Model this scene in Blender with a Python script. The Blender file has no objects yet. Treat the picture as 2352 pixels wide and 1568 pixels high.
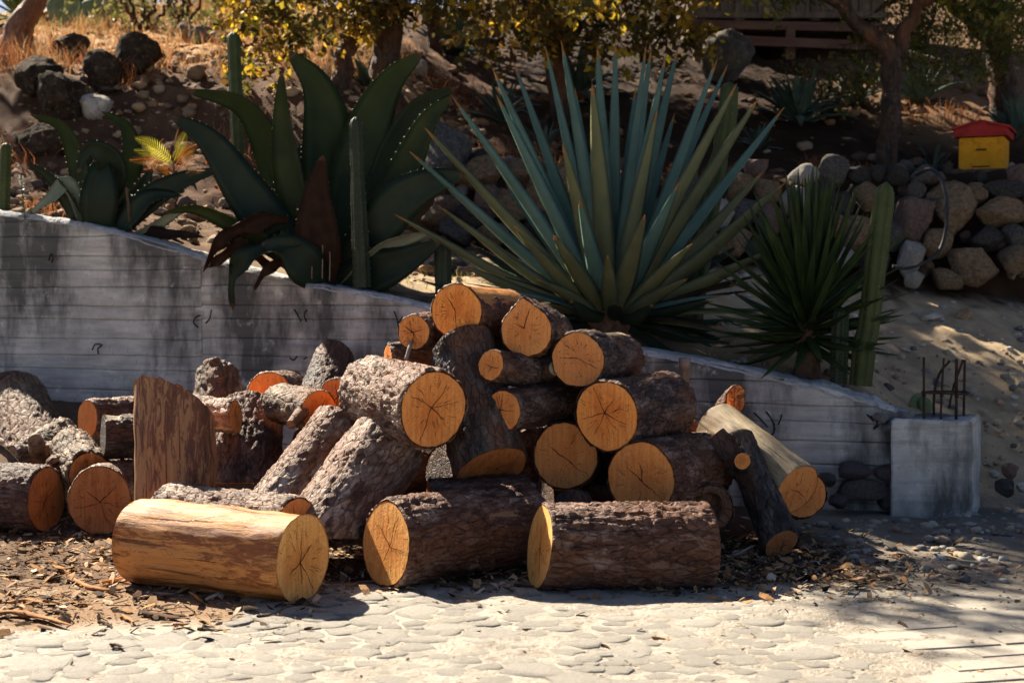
import bpy, math, random
import numpy as np
from mathutils import Vector, Matrix

# ------------------------------------------------------------------ camera, light, exposure
S = bpy.context.scene
COL = S.collection
cam_d = bpy.data.cameras.new('camera')
cam = bpy.data.objects.new('camera', cam_d)
COL.objects.link(cam)
CAM_H, PITCH = 1.15, math.radians(2.0)
cam.location = (0, 0, CAM_H)
cam.rotation_euler = (math.radians(90) - PITCH, 0, 0)
cam_d.lens = 50
cam_d.sensor_width = 36
cam_d.clip_end = 500
cam_d.dof.use_dof = True
cam_d.dof.focus_distance = 5.9
cam_d.dof.aperture_fstop = 3.5
S.camera = cam

SUN = Vector((-0.228, 0.262, 0.300)).normalized()      # towards the sun: behind the bank, to the left
SUN_EL = math.asin(SUN.z)
SUN_AZ = math.atan2(SUN.x, SUN.y)                      # from +Y towards +X
W = bpy.data.worlds.new('World')
S.world = W
W.use_nodes = True
wn = W.node_tree
sky = wn.nodes.new('ShaderNodeTexSky')
sky.sky_type = 'NISHITA'
sky.sun_disc = False
sky.sun_elevation = SUN_EL
sky.sun_rotation = SUN_AZ
sky.air_density = 0.45
sky.dust_density = 0.8
bg = wn.nodes['Background']
bg.inputs['Strength'].default_value = 0.05
wn.links.new(sky.outputs[0], bg.inputs['Color'])
sl = bpy.data.lights.new('sun', 'SUN')
sl.energy = 5.0
sl.angle = math.radians(0.6)
sl.color = (1.0, 0.88, 0.71)
so = bpy.data.objects.new('sun', sl)
so.rotation_euler = SUN.to_track_quat('Z', 'Y').to_euler()
so.location = SUN * 30
COL.objects.link(so)
S.view_settings.view_transform = 'Standard'
S.view_settings.look = 'None'
S.view_settings.exposure = 1.65
S.view_settings.gamma = 1.0
S.render.engine = 'CYCLES'
S.cycles.max_bounces = 4
S.cycles.diffuse_bounces = 2
S.cycles.transmission_bounces = 4
S.cycles.use_denoising = True
S.cycles.use_adaptive_sampling = True
S.cycles.adaptive_threshold = 0.025

# ------------------------------------------------------------------ helpers
RNG = np.random.default_rng(7)
rnd = random.Random(11)
FPX = 2352 * 50 / 36.0
_f = Vector((0, math.cos(PITCH), -math.sin(PITCH)))
_u = Vector((0, math.sin(PITCH), math.cos(PITCH)))


def at(px, py, d):
    """World point at distance y = d seen at (px, py) of a 2352 x 1568 survey of the site."""
    r = _f + Vector((1, 0, 0)) * ((px - 1176) / FPX) + _u * ((784 - py) / FPX)
    return Vector((0, 0, CAM_H)) + r * (d / r.y)


def psize(px, d):
    return px * d / FPX


def _h(ix, iy, iz, seed):
    n = (ix.astype(np.int64) * 374761393 + iy.astype(np.int64) * 668265263 + iz.astype(np.int64) * 1440662683 + seed * 974634757) & 0xffffffff
    n = ((n ^ (n >> 13)) * 1274126177) & 0xffffffff
    n = ((n ^ (n >> 15)) * 2246822519) & 0xffffffff
    return ((n ^ (n >> 16)) & 0xffffff) / float(0xffffff)


def vnoise(p, seed=0):
    i = np.floor(p)
    f = p - i
    f = f * f * f * (f * (f * 6 - 15) + 10)
    i = i.astype(np.int64)
    r = 0
    for dx in (0, 1):
        wx = f[:, 0] if dx else 1 - f[:, 0]
        for dy in (0, 1):
            wy = f[:, 1] if dy else 1 - f[:, 1]
            for dz in (0, 1):
                wz = f[:, 2] if dz else 1 - f[:, 2]
                r = r + wx * wy * wz * _h(i[:, 0] + dx, i[:, 1] + dy, i[:, 2] + dz, seed)
    return r * 2 - 1


def fbm(p, seed=0, octv=4, gain=0.5):
    a, s, t = 1.0, 0, 0
    for k in range(octv):
        s = s + a * vnoise(p * (2.0 ** k) + k * 17.3, seed + k)
        t += a
        a *= gain
    return s / t


def worley(p, seed=0):
    i = np.floor(p).astype(np.int64)
    f = p - i
    F1 = np.full(len(p), 9.0)
    F2 = np.full(len(p), 9.0)
    idc = np.zeros(len(p))
    for dx in (-1, 0, 1):
        for dy in (-1, 0, 1):
            for dz in (-1, 0, 1):
                a, b, c = i[:, 0] + dx, i[:, 1] + dy, i[:, 2] + dz
                d = np.sqrt((dx + _h(a, b, c, seed) - f[:, 0]) ** 2 + (dy + _h(a, b, c, seed + 1) - f[:, 1]) ** 2 + (dz + _h(a, b, c, seed + 2) - f[:, 2]) ** 2)
                cid = _h(a, b, c, seed + 3)
                m = d < F1
                F2 = np.where(m, F1, np.minimum(F2, d))
                idc = np.where(m, cid, idc)
                F1 = np.where(m, d, F1)
    return F1, F2, idc


def mesh(name, V, faces, mats=None, smooth=True, midx=None, cols=None):
    """faces: list of arrays (n,3) / (n,4); cols: one RGB per vertex."""
    me = bpy.data.meshes.new(name)
    if not isinstance(faces, (list, tuple)):
        faces = [faces]
    faces = [np.asarray(f, dtype=np.int32) for f in faces if len(f)]
    V = np.asarray(V, dtype=np.float32)
    loops = np.concatenate([f.ravel() for f in faces])
    tot = np.concatenate([np.full(len(f), f.shape[1], dtype=np.int32) for f in faces])
    st = np.concatenate([[0], np.cumsum(tot)[:-1]]).astype(np.int32)
    me.vertices.add(len(V))
    me.vertices.foreach_set('co', V.ravel())
    me.loops.add(len(loops))
    me.loops.foreach_set('vertex_index', loops)
    me.polygons.add(len(tot))
    me.polygons.foreach_set('loop_start', st)
    me.polygons.foreach_set('loop_total', tot)
    me.polygons.foreach_set('use_smooth', np.full(len(tot), smooth, dtype=bool))
    if midx is not None:
        me.polygons.foreach_set('material_index', np.asarray(midx, dtype=np.int32))
    if cols is not None:
        at_ = me.color_attributes.new('col', 'FLOAT_COLOR', 'POINT')
        c = np.ones((len(V), 4), dtype=np.float32)
        c[:, :3] = cols
        at_.data.foreach_set('color', c.ravel())
    me.update(calc_edges=True)
    me.validate()
    for m in (mats if isinstance(mats, (list, tuple)) else [mats] if mats else []):
        me.materials.append(m)
    return me


def obj(name, me, parent=None, loc=None, mat=None):
    o = bpy.data.objects.new(name, me)
    COL.objects.link(o)
    if parent:
        o.parent = parent
    if mat is not None:
        o.matrix_local = mat
    elif loc is not None:
        o.location = loc
    return o


def tag(o, label=None, cat=None, group=None, kind=None):
    if label: o['label'] = label
    if cat: o['category'] = cat
    if group: o['group'] = group
    if kind: o['kind'] = kind
    return o


def empty(name, loc, label=None, cat=None, group=None, mat=None):
    o = bpy.data.objects.new(name, None)
    COL.objects.link(o)
    o.empty_display_size = 0.1
    if mat is not None:
        o.matrix_world = mat
    else:
        o.location = loc
    return tag(o, label, cat, group)


def grid_faces(nu, nv, wrap=False):
    """vertex index = i*nv + j ; i in nu, j in nv (j wraps)."""
    i = np.arange(nu - 1)[:, None]
    j = np.arange(nv if wrap else nv - 1)[None, :]
    j2 = (j + 1) % nv
    a = i * nv + j; b = i * nv + j2; c = (i + 1) * nv + j2; d = (i + 1) * nv + j
    return np.stack([a, b, c, d], -1).reshape(-1, 4)


def catmull(P, n):
    P = np.array([list(p) for p in P], dtype=float)
    Q = np.vstack([2 * P[0] - P[1], P, 2 * P[-1] - P[-2]])
    out = []
    T = np.linspace(0, len(P) - 1 - 1e-6, n)
    for t in T:
        k = int(t); u = t - k
        p0, p1, p2, p3 = Q[k], Q[k + 1], Q[k + 2], Q[k + 3]
        out.append(0.5 * ((2 * p1) + (-p0 + p2) * u + (2 * p0 - 5 * p1 + 4 * p2 - p3) * u * u + (-p0 + 3 * p1 - 3 * p2 + p3) * u ** 3))
    return np.array(out)


def tube(P, R, nseg=8, rough=0.0, seed=0, close=True):
    """Tube along points P with radii R -> V, F (quads), caps (tri fan)."""
    P = np.asarray(P, float)
    n = len(P)
    R = np.broadcast_to(np.asarray(R, float), (n,))
    T = np.gradient(P, axis=0)
    T /= np.linalg.norm(T, axis=1)[:, None] + 1e-9
    ref = np.array([0.3, 1.0, 0.2]) if abs(T[0][2]) > 0.7 else np.array([0, 0, 1.0])
    V = []
    N = np.cross(T[0], ref); N /= np.linalg.norm(N)
    for k in range(n):
        N = N - T[k] * np.dot(N, T[k]); N /= np.linalg.norm(N) + 1e-9
        B = np.cross(T[k], N)
        a = np.linspace(0, 2 * np.pi, nseg, endpoint=False)
        V.append(P[k] + R[k] * (np.cos(a)[:, None] * N + np.sin(a)[:, None] * B))
    V = np.concatenate(V)
    if rough:
        c = np.repeat(P, nseg, axis=0)
        dv = V - c
        V = c + dv * (1 + rough * fbm(V * 9.0, seed, 3))[:, None]
    F = grid_faces(n, nseg, True)
    fs = [F]
    if close:
        base = len(V)
        V = np.vstack([V, P[0], P[-1]])
        j = np.arange(nseg)
        fs.append(np.stack([np.full(nseg, base), (j + 1) % nseg, j], -1))
        o = (n - 1) * nseg
        fs.append(np.stack([np.full(nseg, base + 1), o + j, o + (j + 1) % nseg], -1))
    return V, fs


def join(parts):
    """[(V, [F..]), ...] -> V, faces"""
    Vs, out, o = [], [], 0
    for V, fs in parts:
        Vs.append(np.asarray(V))
        for f in (fs if isinstance(fs, list) else [fs]):
            out.append(np.asarray(f) + o)
        o += len(V)
    return np.vstack(Vs), out


def ico(sub=2):
    t = (1 + 5 ** .5) / 2
    V = [(-1, t, 0), (1, t, 0), (-1, -t, 0), (1, -t, 0), (0, -1, t), (0, 1, t), (0, -1, -t), (0, 1, -t), (t, 0, -1), (t, 0, 1), (-t, 0, -1), (-t, 0, 1)]
    F = [(0, 11, 5), (0, 5, 1), (0, 1, 7), (0, 7, 10), (0, 10, 11), (1, 5, 9), (5, 11, 4), (11, 10, 2), (10, 7, 6), (7, 1, 8), (3, 9, 4), (3, 4, 2), (3, 2, 6), (3, 6, 8), (3, 8, 9), (4, 9, 5), (2, 4, 11), (6, 2, 10), (8, 6, 7), (9, 8, 1)]
    V = [np.array(v) / np.linalg.norm(v) for v in V]
    for _ in range(sub):
        mid, G = {}, []
        def m(a, b):
            k = (min(a, b), max(a, b))
            if k not in mid:
                v = V[a] + V[b]
                V.append(v / np.linalg.norm(v)); mid[k] = len(V) - 1
            return mid[k]
        for a, b, c in F:
            x, y, z = m(a, b), m(b, c), m(c, a)
            G += [(a, x, z), (b, y, x), (c, z, y), (x, y, z)]
        F = G
    return np.array(V), np.array(F)


ICO = {k: ico(k) for k in (1, 2, 3)}


def rock_shape(seed, sub=3, rough=0.16, angular=0.7):
    V, F = ICO[sub]
    r = np.random.default_rng(seed)
    V = V.copy()
    # cut by random planes for facets
    for _ in range(13):
        n = r.normal(size=3); n /= np.linalg.norm(n)
        h = r.uniform(0.55, 0.88)
        d = V @ n
        V = V - np.clip(d - h, 0, None)[:, None] * n * angular
    V = V * (1 + rough * fbm(V * 1.7 + seed, seed, 4))[:, None]
    V = V * (1 + 0.06 * fbm(V * 7 + seed, seed + 5, 2))[:, None]
    return V, F


def smooth01(t):
    t = np.clip(t, 0, 1)
    return t * t * (3 - 2 * t)

# ------------------------------------------------------------------ materials


class NT:
    def __init__(s, name, rough=0.8, spec=0.12):
        s.m = bpy.data.materials.new(name)
        s.m.use_nodes = True
        s.nt = s.m.node_tree
        s.b = s.nt.nodes['Principled BSDF']
        s.b.inputs['Roughness'].default_value = rough
        s.b.inputs['Specular IOR Level'].default_value = spec
        s.out = s.nt.nodes['Material Output']

    def n(s, typ, **kw):
        x = s.nt.nodes.new('ShaderNode' + typ)
        for k, v in kw.items():
            if hasattr(x, k):
                setattr(x, k, v)
            else:
                s.put(x.inputs[k.replace('_', ' ').title()] if k.replace('_', ' ').title() in x.inputs else x.inputs[k], v)
        return x

    def put(s, sock, v):
        if isinstance(v, bpy.types.NodeSocket):
            s.nt.links.new(v, sock)
        elif isinstance(v, (tuple, list)) and len(v) == 3 and sock.type == 'RGBA':
            sock.default_value = (*v, 1)
        else:
            sock.default_value = v

    def coord(s, kind='Object', scale=(1, 1, 1), rnd_off=False):
        c = s.n('TexCoord').outputs[kind]
        mp = s.n('Mapping')
        s.put(mp.inputs['Vector'], c)
        mp.inputs['Scale'].default_value = scale
        if rnd_off:
            oi = s.n('ObjectInfo').outputs['Random']
            k = s.math('MULTIPLY', oi, 37.0)
            cx = s.n('CombineXYZ')
            for i in range(3):
                s.put(cx.inputs[i], k)
            s.put(mp.inputs['Location'], cx.outputs[0])
        return mp.outputs[0]

    def math(s, op, a, b=0.0, clamp=False):
        x = s.n('Math'); x.operation = op; x.use_clamp = clamp
        s.put(x.inputs[0], a); s.put(x.inputs[1], b)
        return x.outputs[0]

    def noise(s, v, scale, detail=4, rough=0.55, dist=0.0):
        x = s.n('TexNoise'); s.put(x.inputs['Vector'], v)
        x.inputs['Scale'].default_value = scale; x.inputs['Detail'].default_value = detail
        x.inputs['Roughness'].default_value = rough; x.inputs['Distortion'].default_value = dist
        return x.outputs['Fac']

    def voro(s, v, scale, feature='F1', out='Distance', rand=1.0):
        x = s.n('TexVoronoi'); x.feature = feature; s.put(x.inputs['Vector'], v)
        x.inputs['Scale'].default_value = scale
        x.inputs['Randomness'].default_value = rand
        return x.outputs[out]

    def ramp(s, fac, stops):
        x = s.n('ValToRGB'); s.put(x.inputs[0], fac)
        e = x.color_ramp.elements
        while len(e) < len(stops):
            e.new(0.5)
        for k, (p, c) in enumerate(stops):
            e[k].position = p
            e[k].color = (*c, 1) if isinstance(c, (tuple, list)) else (c, c, c, 1)
        return x.outputs[0]

    def mix(s, fac, a, b, mode='MIX'):
        x = s.n('Mix'); x.data_type = 'RGBA'; x.blend_type = mode
        s.put(x.inputs[0], fac); s.put(x.inputs[6], a); s.put(x.inputs[7], b)
        return x.outputs[2]

    def bump(s, hgt, strength=0.5, dist=0.01, prev=None):
        x = s.n('Bump'); x.inputs['Strength'].default_value = strength; x.inputs['Distance'].default_value = dist
        s.put(x.inputs['Height'], hgt)
        if prev is not None:
            s.put(x.inputs['Normal'], prev)
        return x.outputs[0]

    def col(s, c):
        s.put(s.b.inputs['Base Color'], c)

    def nrm(s, n):
        s.put(s.b.inputs['Normal'], n)

    def translucent(s, color, amount):
        t = s.n('BsdfTranslucent'); s.put(t.inputs['Color'], color)
        mx = s.n('MixShader'); mx.inputs[0].default_value = amount
        s.nt.links.new(s.b.outputs[0], mx.inputs[1]); s.nt.links.new(t.outputs[0], mx.inputs[2])
        s.nt.links.new(mx.outputs[0], s.out.inputs['Surface'])


def mat_bark(name, dark, mid, pale, k=1.0):
    t = NT(name, 0.60, 0.20)
    v = t.coord('Object', (1, 1, 0.45), True)
    cell = t.voro(v, 34 * k, 'F1', 'Color')
    cellv = t.math('MULTIPLY', cell, 1.0)
    n1 = t.noise(v, 14, 5, 0.65)
    n2 = t.noise(v, 70, 4, 0.6)
    a = t.math('ADD', t.math('MULTIPLY', cellv, 0.20), t.math('MULTIPLY', n1, 0.95))
    a = t.math('ADD', a, t.math('MULTIPLY', t.math('SUBTRACT', n2, 0.5), 0.45))
    c = t.ramp(a, [(0.38, dark), (0.56, mid), (0.80, pale)])
    red = t.noise(v, 5, 3, 0.6)
    c = t.mix(t.ramp(red, [(0.44, 0.0), (0.62, 0.72)]), c, (0.17, 0.072, 0.036))
    t.col(c)
    e = t.voro(v, 34 * k, 'DISTANCE_TO_EDGE')
    cellv = t.math('ADD', cellv, t.math('MULTIPLY', n1, 0.8))
    h = t.math('ADD', t.math('MULTIPLY', t.math('MINIMUM', e, 0.12), 4.0), t.math('MULTIPLY', cellv, 0.5))
    b1 = t.bump(h, 1.0, 0.012)
    b2 = t.bump(t.noise(v, 110, 5, 0.7), 0.9, 0.009, b1)
    t.nrm(b2)
    return t.m


def mat_bare(name, base, dark, red, streak=0.5):
    t = NT(name, 0.52, 0.24)
    v = t.coord('Object', (1, 1, 0.07), True)
    g = t.noise(v, 60, 5, 0.65, 0.4)
    g2 = t.noise(v, 18, 4, 0.6, 0.6)
    c = t.ramp(g, [(0.3, tuple(x * 0.72 for x in base)), (0.62, base)])
    v2 = t.coord('Object', (1, 1, 0.2), True)
    p = t.noise(v2, 48, 8, 0.8, 0.8)
    pw = t.noise(v2, 9, 4, 0.6)
    pp = t.math('ADD', p, t.math('MULTIPLY', t.math('SUBTRACT', pw, 0.5), 0.55))
    c = t.mix(t.ramp(pp, [(0.475, 0.0), (0.55, streak)]), c, red)
    c = t.mix(t.ramp(pp, [(0.62, 0.0), (0.68, 0.6)]), c, dark)
    c = t.mix(t.ramp(g2, [(0.58, 0.0), (0.64, 0.8)]), c, dark)
    t.col(c)
    b = t.bump(g, 0.35, 0.004)
    t.nrm(t.bump(pp, 0.8, 0.006, b))
    return t.m


def mat_cut(name, base, dark, ring=1.0):
    t = NT(name, 0.75, 0.15)
    v = t.coord('Object', (1, 1, 1))
    vr = t.coord('Object', (1, 1, 1), True)
    w = t.n('TexWave'); w.wave_type = 'RINGS'; w.rings_direction = 'Z'
    t.put(w.inputs['Vector'], v)
    w.inputs['Scale'].default_value = 26 * ring
    w.inputs['Distortion'].default_value = 2.2
    w.inputs['Detail'].default_value = 3
    w.inputs['Detail Scale'].default_value = 0.6
    wf = w.outputs['Fac']
    big = t.noise(vr, 6.5, 3, 0.5)
    fine = t.noise(vr, 90, 4, 0.7)
    c = t.mix(t.math('MULTIPLY', wf, 0.28), base, dark)
    c = t.mix(t.ramp(big, [(0.46, 0.0), (0.62, 0.75)]), c, dark)
    blot = t.noise(vr, 14, 4, 0.65, 1.2)
    c = t.mix(t.ramp(blot, [(0.60, 0.0), (0.68, 0.6)]), c, tuple(x * 0.55 for x in dark))
    c = t.mix(t.ramp(t.noise(vr, 9, 4, 0.6, 0.7), [(0.58, 0.0), (0.66, 0.55)]), c, tuple(min(1, x * 1.22) for x in base))
    # heartwood, sapwood and cambium by growth radius (0 pith .. 1 bark)
    ra = t.n('Attribute'); ra.attribute_name = 'col'
    r = t.math('ADD', ra.outputs['Fac'], t.math('MULTIPLY', t.math('SUBTRACT', big, 0.5), 0.55))
    c = t.mix(t.ramp(r, [(0.15, 0.55), (0.42, 0.0)]), c, dark)
    c = t.mix(t.ramp(r, [(0.55, 0.0), (0.85, 0.45)]), c, tuple(min(1, x * y) for x, y in zip(base, (1.08, 1.25, 1.55))))
    c = t.mix(t.ramp(ra.outputs['Fac'], [(0.965, 0.0), (0.995, 0.8)]), c, tuple(x * 0.4 for x in dark))
    oi = t.n('ObjectInfo').outputs['Random']
    c = t.mix(t.math('MULTIPLY', oi, 0.62), c, tuple(x * 0.55 + 0.06 for x in base))
    vs = t.coord('Object', (1, 0.06, 1), True)
    saw = t.noise(vs, 70, 3, 0.6)
    c = t.mix(t.ramp(saw, [(0.38, 0.5), (0.55, 0.0)]), c, dark)
    c = t.mix(t.ramp(fine, [(0.30, 0.45), (0.48, 0.0)]), c, tuple(x * 0.5 for x in dark))
    t.col(c)
    t.nrm(t.bump(fine, 0.5, 0.004, t.bump(saw, 0.6, 0.004)))
    return t.m


def mat_plain(name, a, b, scale=12, rough=0.8, bump=0.4, bscale=60, spec=0.10, stretch=(1, 1, 1), c3=None, bd=0.01, orand=0.0):
    t = NT(name, rough, spec)
    v = t.coord('Object', stretch, True)
    n = t.noise(v, scale, 5, 0.62)
    c = t.ramp(n, [(0.33, a), (0.66, b)])
    if c3:
        c = t.mix(t.ramp(t.noise(v, scale * 2.7, 4, 0.6), [(0.56, 0.0), (0.66, 0.8)]), c, c3)
    if orand:
        c = t.mix(t.math('MULTIPLY', t.n('ObjectInfo').outputs['Random'], orand), c, tuple(x * 0.45 for x in a))
    t.col(c)
    if bump:
        t.nrm(t.bump(t.noise(v, bscale, 5, 0.65), bump, bd))
    return t.m


def mat_leaf(name, a, b, rough=0.55, trans=0.12, tcol=None, scale=9, spec=0.18, stretch=(1, 1, 0.3), spots=None):
    t = NT(name, rough, spec)
    v = t.coord('Generated', (1, 1, 1), True)
    vo = t.coord('Object', (1, 1, 1), True)
    n = t.noise(vo, scale, 4, 0.6)
    c = t.ramp(n, [(0.3, a), (0.7, b)])
    oi = t.n('ObjectInfo').outputs['Random']
    c = t.mix(t.math('MULTIPLY', oi, 0.35), c, tuple(x * 0.6 for x in a))
    if spots:
        c = t.mix(t.ramp(t.noise(vo, 38, 4, 0.7), [(0.60, 0.0), (0.70, 0.7)]), c, spots)
    t.col(c)
    t.nrm(t.bump(t.noise(vo, 60, 3, 0.6), 0.12, 0.004))
    if trans:
        t.translucent(tcol or b, trans)
    return t.m


def mat_attr(name, rough=0.85, bump=0.0, bscale=60, trans=0.0, spec=0.1, bd=0.01, var=0.0):
    t = NT(name, rough, spec)
    a = t.n('Attribute'); a.attribute_name = 'col'
    c = a.outputs['Color']
    if var:
        v = t.coord('Object', (1, 1, 1))
        n = t.noise(v, bscale * 0.5, 5, 0.65)
        c = t.mix(var, c, t.ramp(n, [(0.25, 0.25), (0.75, 1.0)]), 'MULTIPLY')
    t.col(c)
    if bump:
        v = t.coord('Object', (1, 1, 1))
        t.nrm(t.bump(t.noise(v, bscale, 6, 0.7), bump, bd))
    if trans:
        t.translucent(c, trans)
    return t.m


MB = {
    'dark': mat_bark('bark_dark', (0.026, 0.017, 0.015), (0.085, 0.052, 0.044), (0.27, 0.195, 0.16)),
    'pale': mat_bark('bark_pale', (0.045, 0.025, 0.018), (0.21, 0.137, 0.10), (0.58, 0.455, 0.36)),
    'red': mat_bark('bark_red', (0.032, 0.016, 0.011), (0.12, 0.056, 0.037), (0.38, 0.26, 0.20)),
    'grey': mat_bark('bark_grey', (0.018, 0.015, 0.014), (0.050, 0.042, 0.039), (0.14, 0.12, 0.11)),
    'furrow': mat_bark('bark_furrowed', (0.05, 0.035, 0.024), (0.15, 0.105, 0.072), (0.33, 0.26, 0.18), 0.7),
}
M_BARE = mat_bare('bare_wood', (0.64, 0.285, 0.082), (0.075, 0.028, 0.012), (0.22, 0.068, 0.022), 0.9)
M_BARE2 = mat_bare('bare_wood_aged', (0.34, 0.185, 0.09), (0.04, 0.024, 0.018), (0.10, 0.038, 0.024), 0.9)
M_PALEWOOD = mat_bare('bare_wood_pale', (0.40, 0.325, 0.205), (0.10, 0.075, 0.05), (0.22, 0.155, 0.09), 0.75)
M_CUT = mat_cut('sawn_end', (0.86, 0.325, 0.068), (0.58, 0.150, 0.028))
M_CUT2 = mat_cut('sawn_end_pale', (0.84, 0.41, 0.11), (0.62, 0.215, 0.045))
M_CUT3 = mat_cut('sawn_end_red', (0.50, 0.185, 0.05), (0.28, 0.08, 0.02))
M_CRACK = mat_plain('drying_crack', (0.06, 0.025, 0.01), (0.12, 0.05, 0.02), 40, 0.9, 0)

# ------------------------------------------------------------------ terrain
def wall_y(x):
    return 7.35 + (2.02 - x) * 0.329


def wall_at(px, py):
    r = (px - 1176) / FPX
    return at(px, py, 8.0146 / (1 + 0.329 * r))


_top = [(-520, 400), (-250, 440), (0, 484), (180, 507), (330, 545), (480, 590), (620, 628), (700, 646), (860, 670), (1000, 702), (1200, 744), (1470, 800), (1600, 822), (1750, 852), (1900, 886), (2000, 915), (2085, 950)]
_tp = np.array([wall_at(*q) for q in _top])


def wall_top(x):
    return np.interp(x, _tp[:, 0], _tp[:, 2])


def terrain(x, y):
    x = np.asarray(x, float); y = np.asarray(y, float)
    wy = np.where(x < 2.05, wall_y(x), 7.35)
    # front apron
    zf = 0.36 * smooth01((y - 7.0) / 1.9) * smooth01((-0.9 - x) / 1.2) + 0.10 * smooth01((y - 6.6) / 1.2) * smooth01((0.6 - x) / 1.0)
    # behind wall: terrace
    T0 = wall_top(np.minimum(x, 2.0)) - 0.05
    T0 = T0 * (1 - smooth01((x - 1.95) / 0.42))
    zr = np.interp(x, [-6, -1.2, -0.4, 1.65, 2.75, 3.7, 6, 12], [2.0, 1.62, 1.45, 1.34, 1.18, 1.09, 0.9, 0.4])
    back = wy + 0.2
    t = np.clip((y - back) / (10.3 - back), 0, None)
    zb_r = T0 + (zr - T0) * np.clip(t, 0, 1) ** 0.9
    # right: steep bank behind stacked stones, then hill
    yr = y
    up_r = (2.02 - zr) * smooth01((yr - 10.35) / 0.55) + 0.10 * np.clip(yr - 10.9, 0, 1.1) + 0.34 * np.clip(yr - 12, 0, 16) + 0.1 * np.clip(yr - 28, 0, 200)
    up_l = (3.05 - zr) * smooth01((yr - 10.0) / 2.6) + 0.265 * np.clip(yr - 12.3, 0, 9.0) - 0.06 * np.clip(yr - 22.5, 0, 200)
    k = smooth01((x + 1.7) / 1.6)
    zb = zb_r + np.where(y > 10, up_l * (1 - k) + up_r * k, 0)
    s = smooth01((y - wy - 0.04) / 0.14)
    s = np.where(x > 2.3, smooth01((y - 7.0) / 0.6), s)
    return zf * (1 - s) + zb * s


def axis_pts(segs):
    out = []
    for a, b, st in segs:
        out.append(np.arange(a, b, st))
    return np.concatenate(out)


gx = axis_pts([(-60, -12, 6), (-12, -5, 0.5), (-5, 5, 0.05), (5, 12, 0.5), (12, 66, 6)])
gy = axis_pts([(-40, 3.4, 2.0), (3.4, 11.2, 0.05), (11.2, 16, 0.1), (16, 30, 0.35), (30, 90, 6)])
X, Y = np.meshgrid(gx, gy, indexing='ij')
X = X.ravel(); Y = Y.ravel()
Z = terrain(X, Y)
P3 = np.stack([X, Y, Z * 0], -1)
hill = smooth01((Y - wall_y(np.minimum(X, 2.3)) - 0.2) / 0.4)
near = (Y < 30) & (Y > 2.5) & (np.abs(X) < 12)
n1 = np.where(near, fbm(P3 * 1.3, 3, 4), 0)
n2 = np.where(near, fbm(P3 * 7.0, 9, 4), 0)
bank = smooth01((Y - 10.0) / 0.5)
n3 = np.where(near & (Y > 8.5) & (Y < 16), fbm(P3 * 17.0, 15, 3), 0)
Z = Z + hill * (0.022 * n3 * smooth01((-0.2 - X) / 0.8) + 0.010 * n3 + 0.05 * n1 + (0.022 + 0.05 * bank) * n2) + (1 - hill) * (0.004 * n1 + 0.004 * n2) * (Y < 7.2) + (1 - hill) * (Y >= 6.4) * 0.015 * n2
road = smooth01((5.75 + 0.25 * n1 - Y) / 0.35) * smooth01((1.7 - X) / 0.5 + 0.5)
# albedo of what lies on the ground: pale cement dust, bark mould, sandy path, brown hillside soil; sun and shade painted in on the hill
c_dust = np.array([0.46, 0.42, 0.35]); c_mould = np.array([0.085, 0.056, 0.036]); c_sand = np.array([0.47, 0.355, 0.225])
c_soil = np.array([0.115, 0.06, 0.033]); c_straw = np.array([0.52, 0.30, 0.13]); c_grit = np.array([0.215, 0.185, 0.15])
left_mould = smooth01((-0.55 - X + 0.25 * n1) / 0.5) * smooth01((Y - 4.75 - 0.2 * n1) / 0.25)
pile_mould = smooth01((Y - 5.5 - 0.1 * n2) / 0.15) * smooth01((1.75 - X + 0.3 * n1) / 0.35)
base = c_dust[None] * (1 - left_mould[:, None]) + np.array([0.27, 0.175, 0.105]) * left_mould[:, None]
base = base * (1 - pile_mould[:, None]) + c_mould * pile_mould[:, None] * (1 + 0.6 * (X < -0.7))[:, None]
rg = smooth01((Y - 5.15 - 0.3 * n1) / 0.7) * smooth01((X - 1.25 + 0.3 * n1) / 0.4)
base = base * (1 - rg[:, None]) + c_grit * rg[:, None]
sl_ = hill[:, None]
hillc = c_sand[None] * np.ones((len(X), 1))
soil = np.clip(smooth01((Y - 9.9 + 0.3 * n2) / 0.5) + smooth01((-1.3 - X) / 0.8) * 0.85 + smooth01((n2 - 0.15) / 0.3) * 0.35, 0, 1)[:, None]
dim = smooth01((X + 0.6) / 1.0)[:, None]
hillc = hillc * (1 - soil) + (c_soil * (1 - dim) + np.array([0.040, 0.022, 0.013]) * dim) * soil  # soil darkened from the centre rightwards to paint in the hillside's shade
straw = (smooth01((Y - 12.0 + 0.8 * n1) / 1.4) * smooth01((-1.2 - X + 0.8 * n1) / 1.2) * (0.55 + 0.45 * smooth01((n2 + 0.2) / 0.5)))[:, None]
hillc = hillc * (1 - straw) + c_straw * straw
sun_patch = (smooth01((Y - 12.6 + n1) / 1.2) * smooth01((X - 3.2) / 0.8) * 0.5)[:, None]  # paler soil paints a sunny patch onto the right slope
hillc = hillc * (1 - sun_patch) + np.array([0.34, 0.20, 0.11]) * sun_patch
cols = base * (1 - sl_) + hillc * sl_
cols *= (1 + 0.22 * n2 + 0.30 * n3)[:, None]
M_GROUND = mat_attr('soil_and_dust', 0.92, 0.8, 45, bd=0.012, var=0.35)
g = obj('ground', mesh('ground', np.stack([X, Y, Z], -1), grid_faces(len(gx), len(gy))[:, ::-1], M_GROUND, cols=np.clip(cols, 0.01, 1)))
tag(g, kind='structure')


def ground_hit(px, py, d0=7.5, d1=40.0):
    """Where the line of sight through (px, py) meets the terrain beyond the wall."""
    d = d0
    while d < d1:
        p = at(px, py, d)
        if p.z < hz(p.x, p.y):
            return p
        d += 0.05
    return at(px, py, d1)


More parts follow.
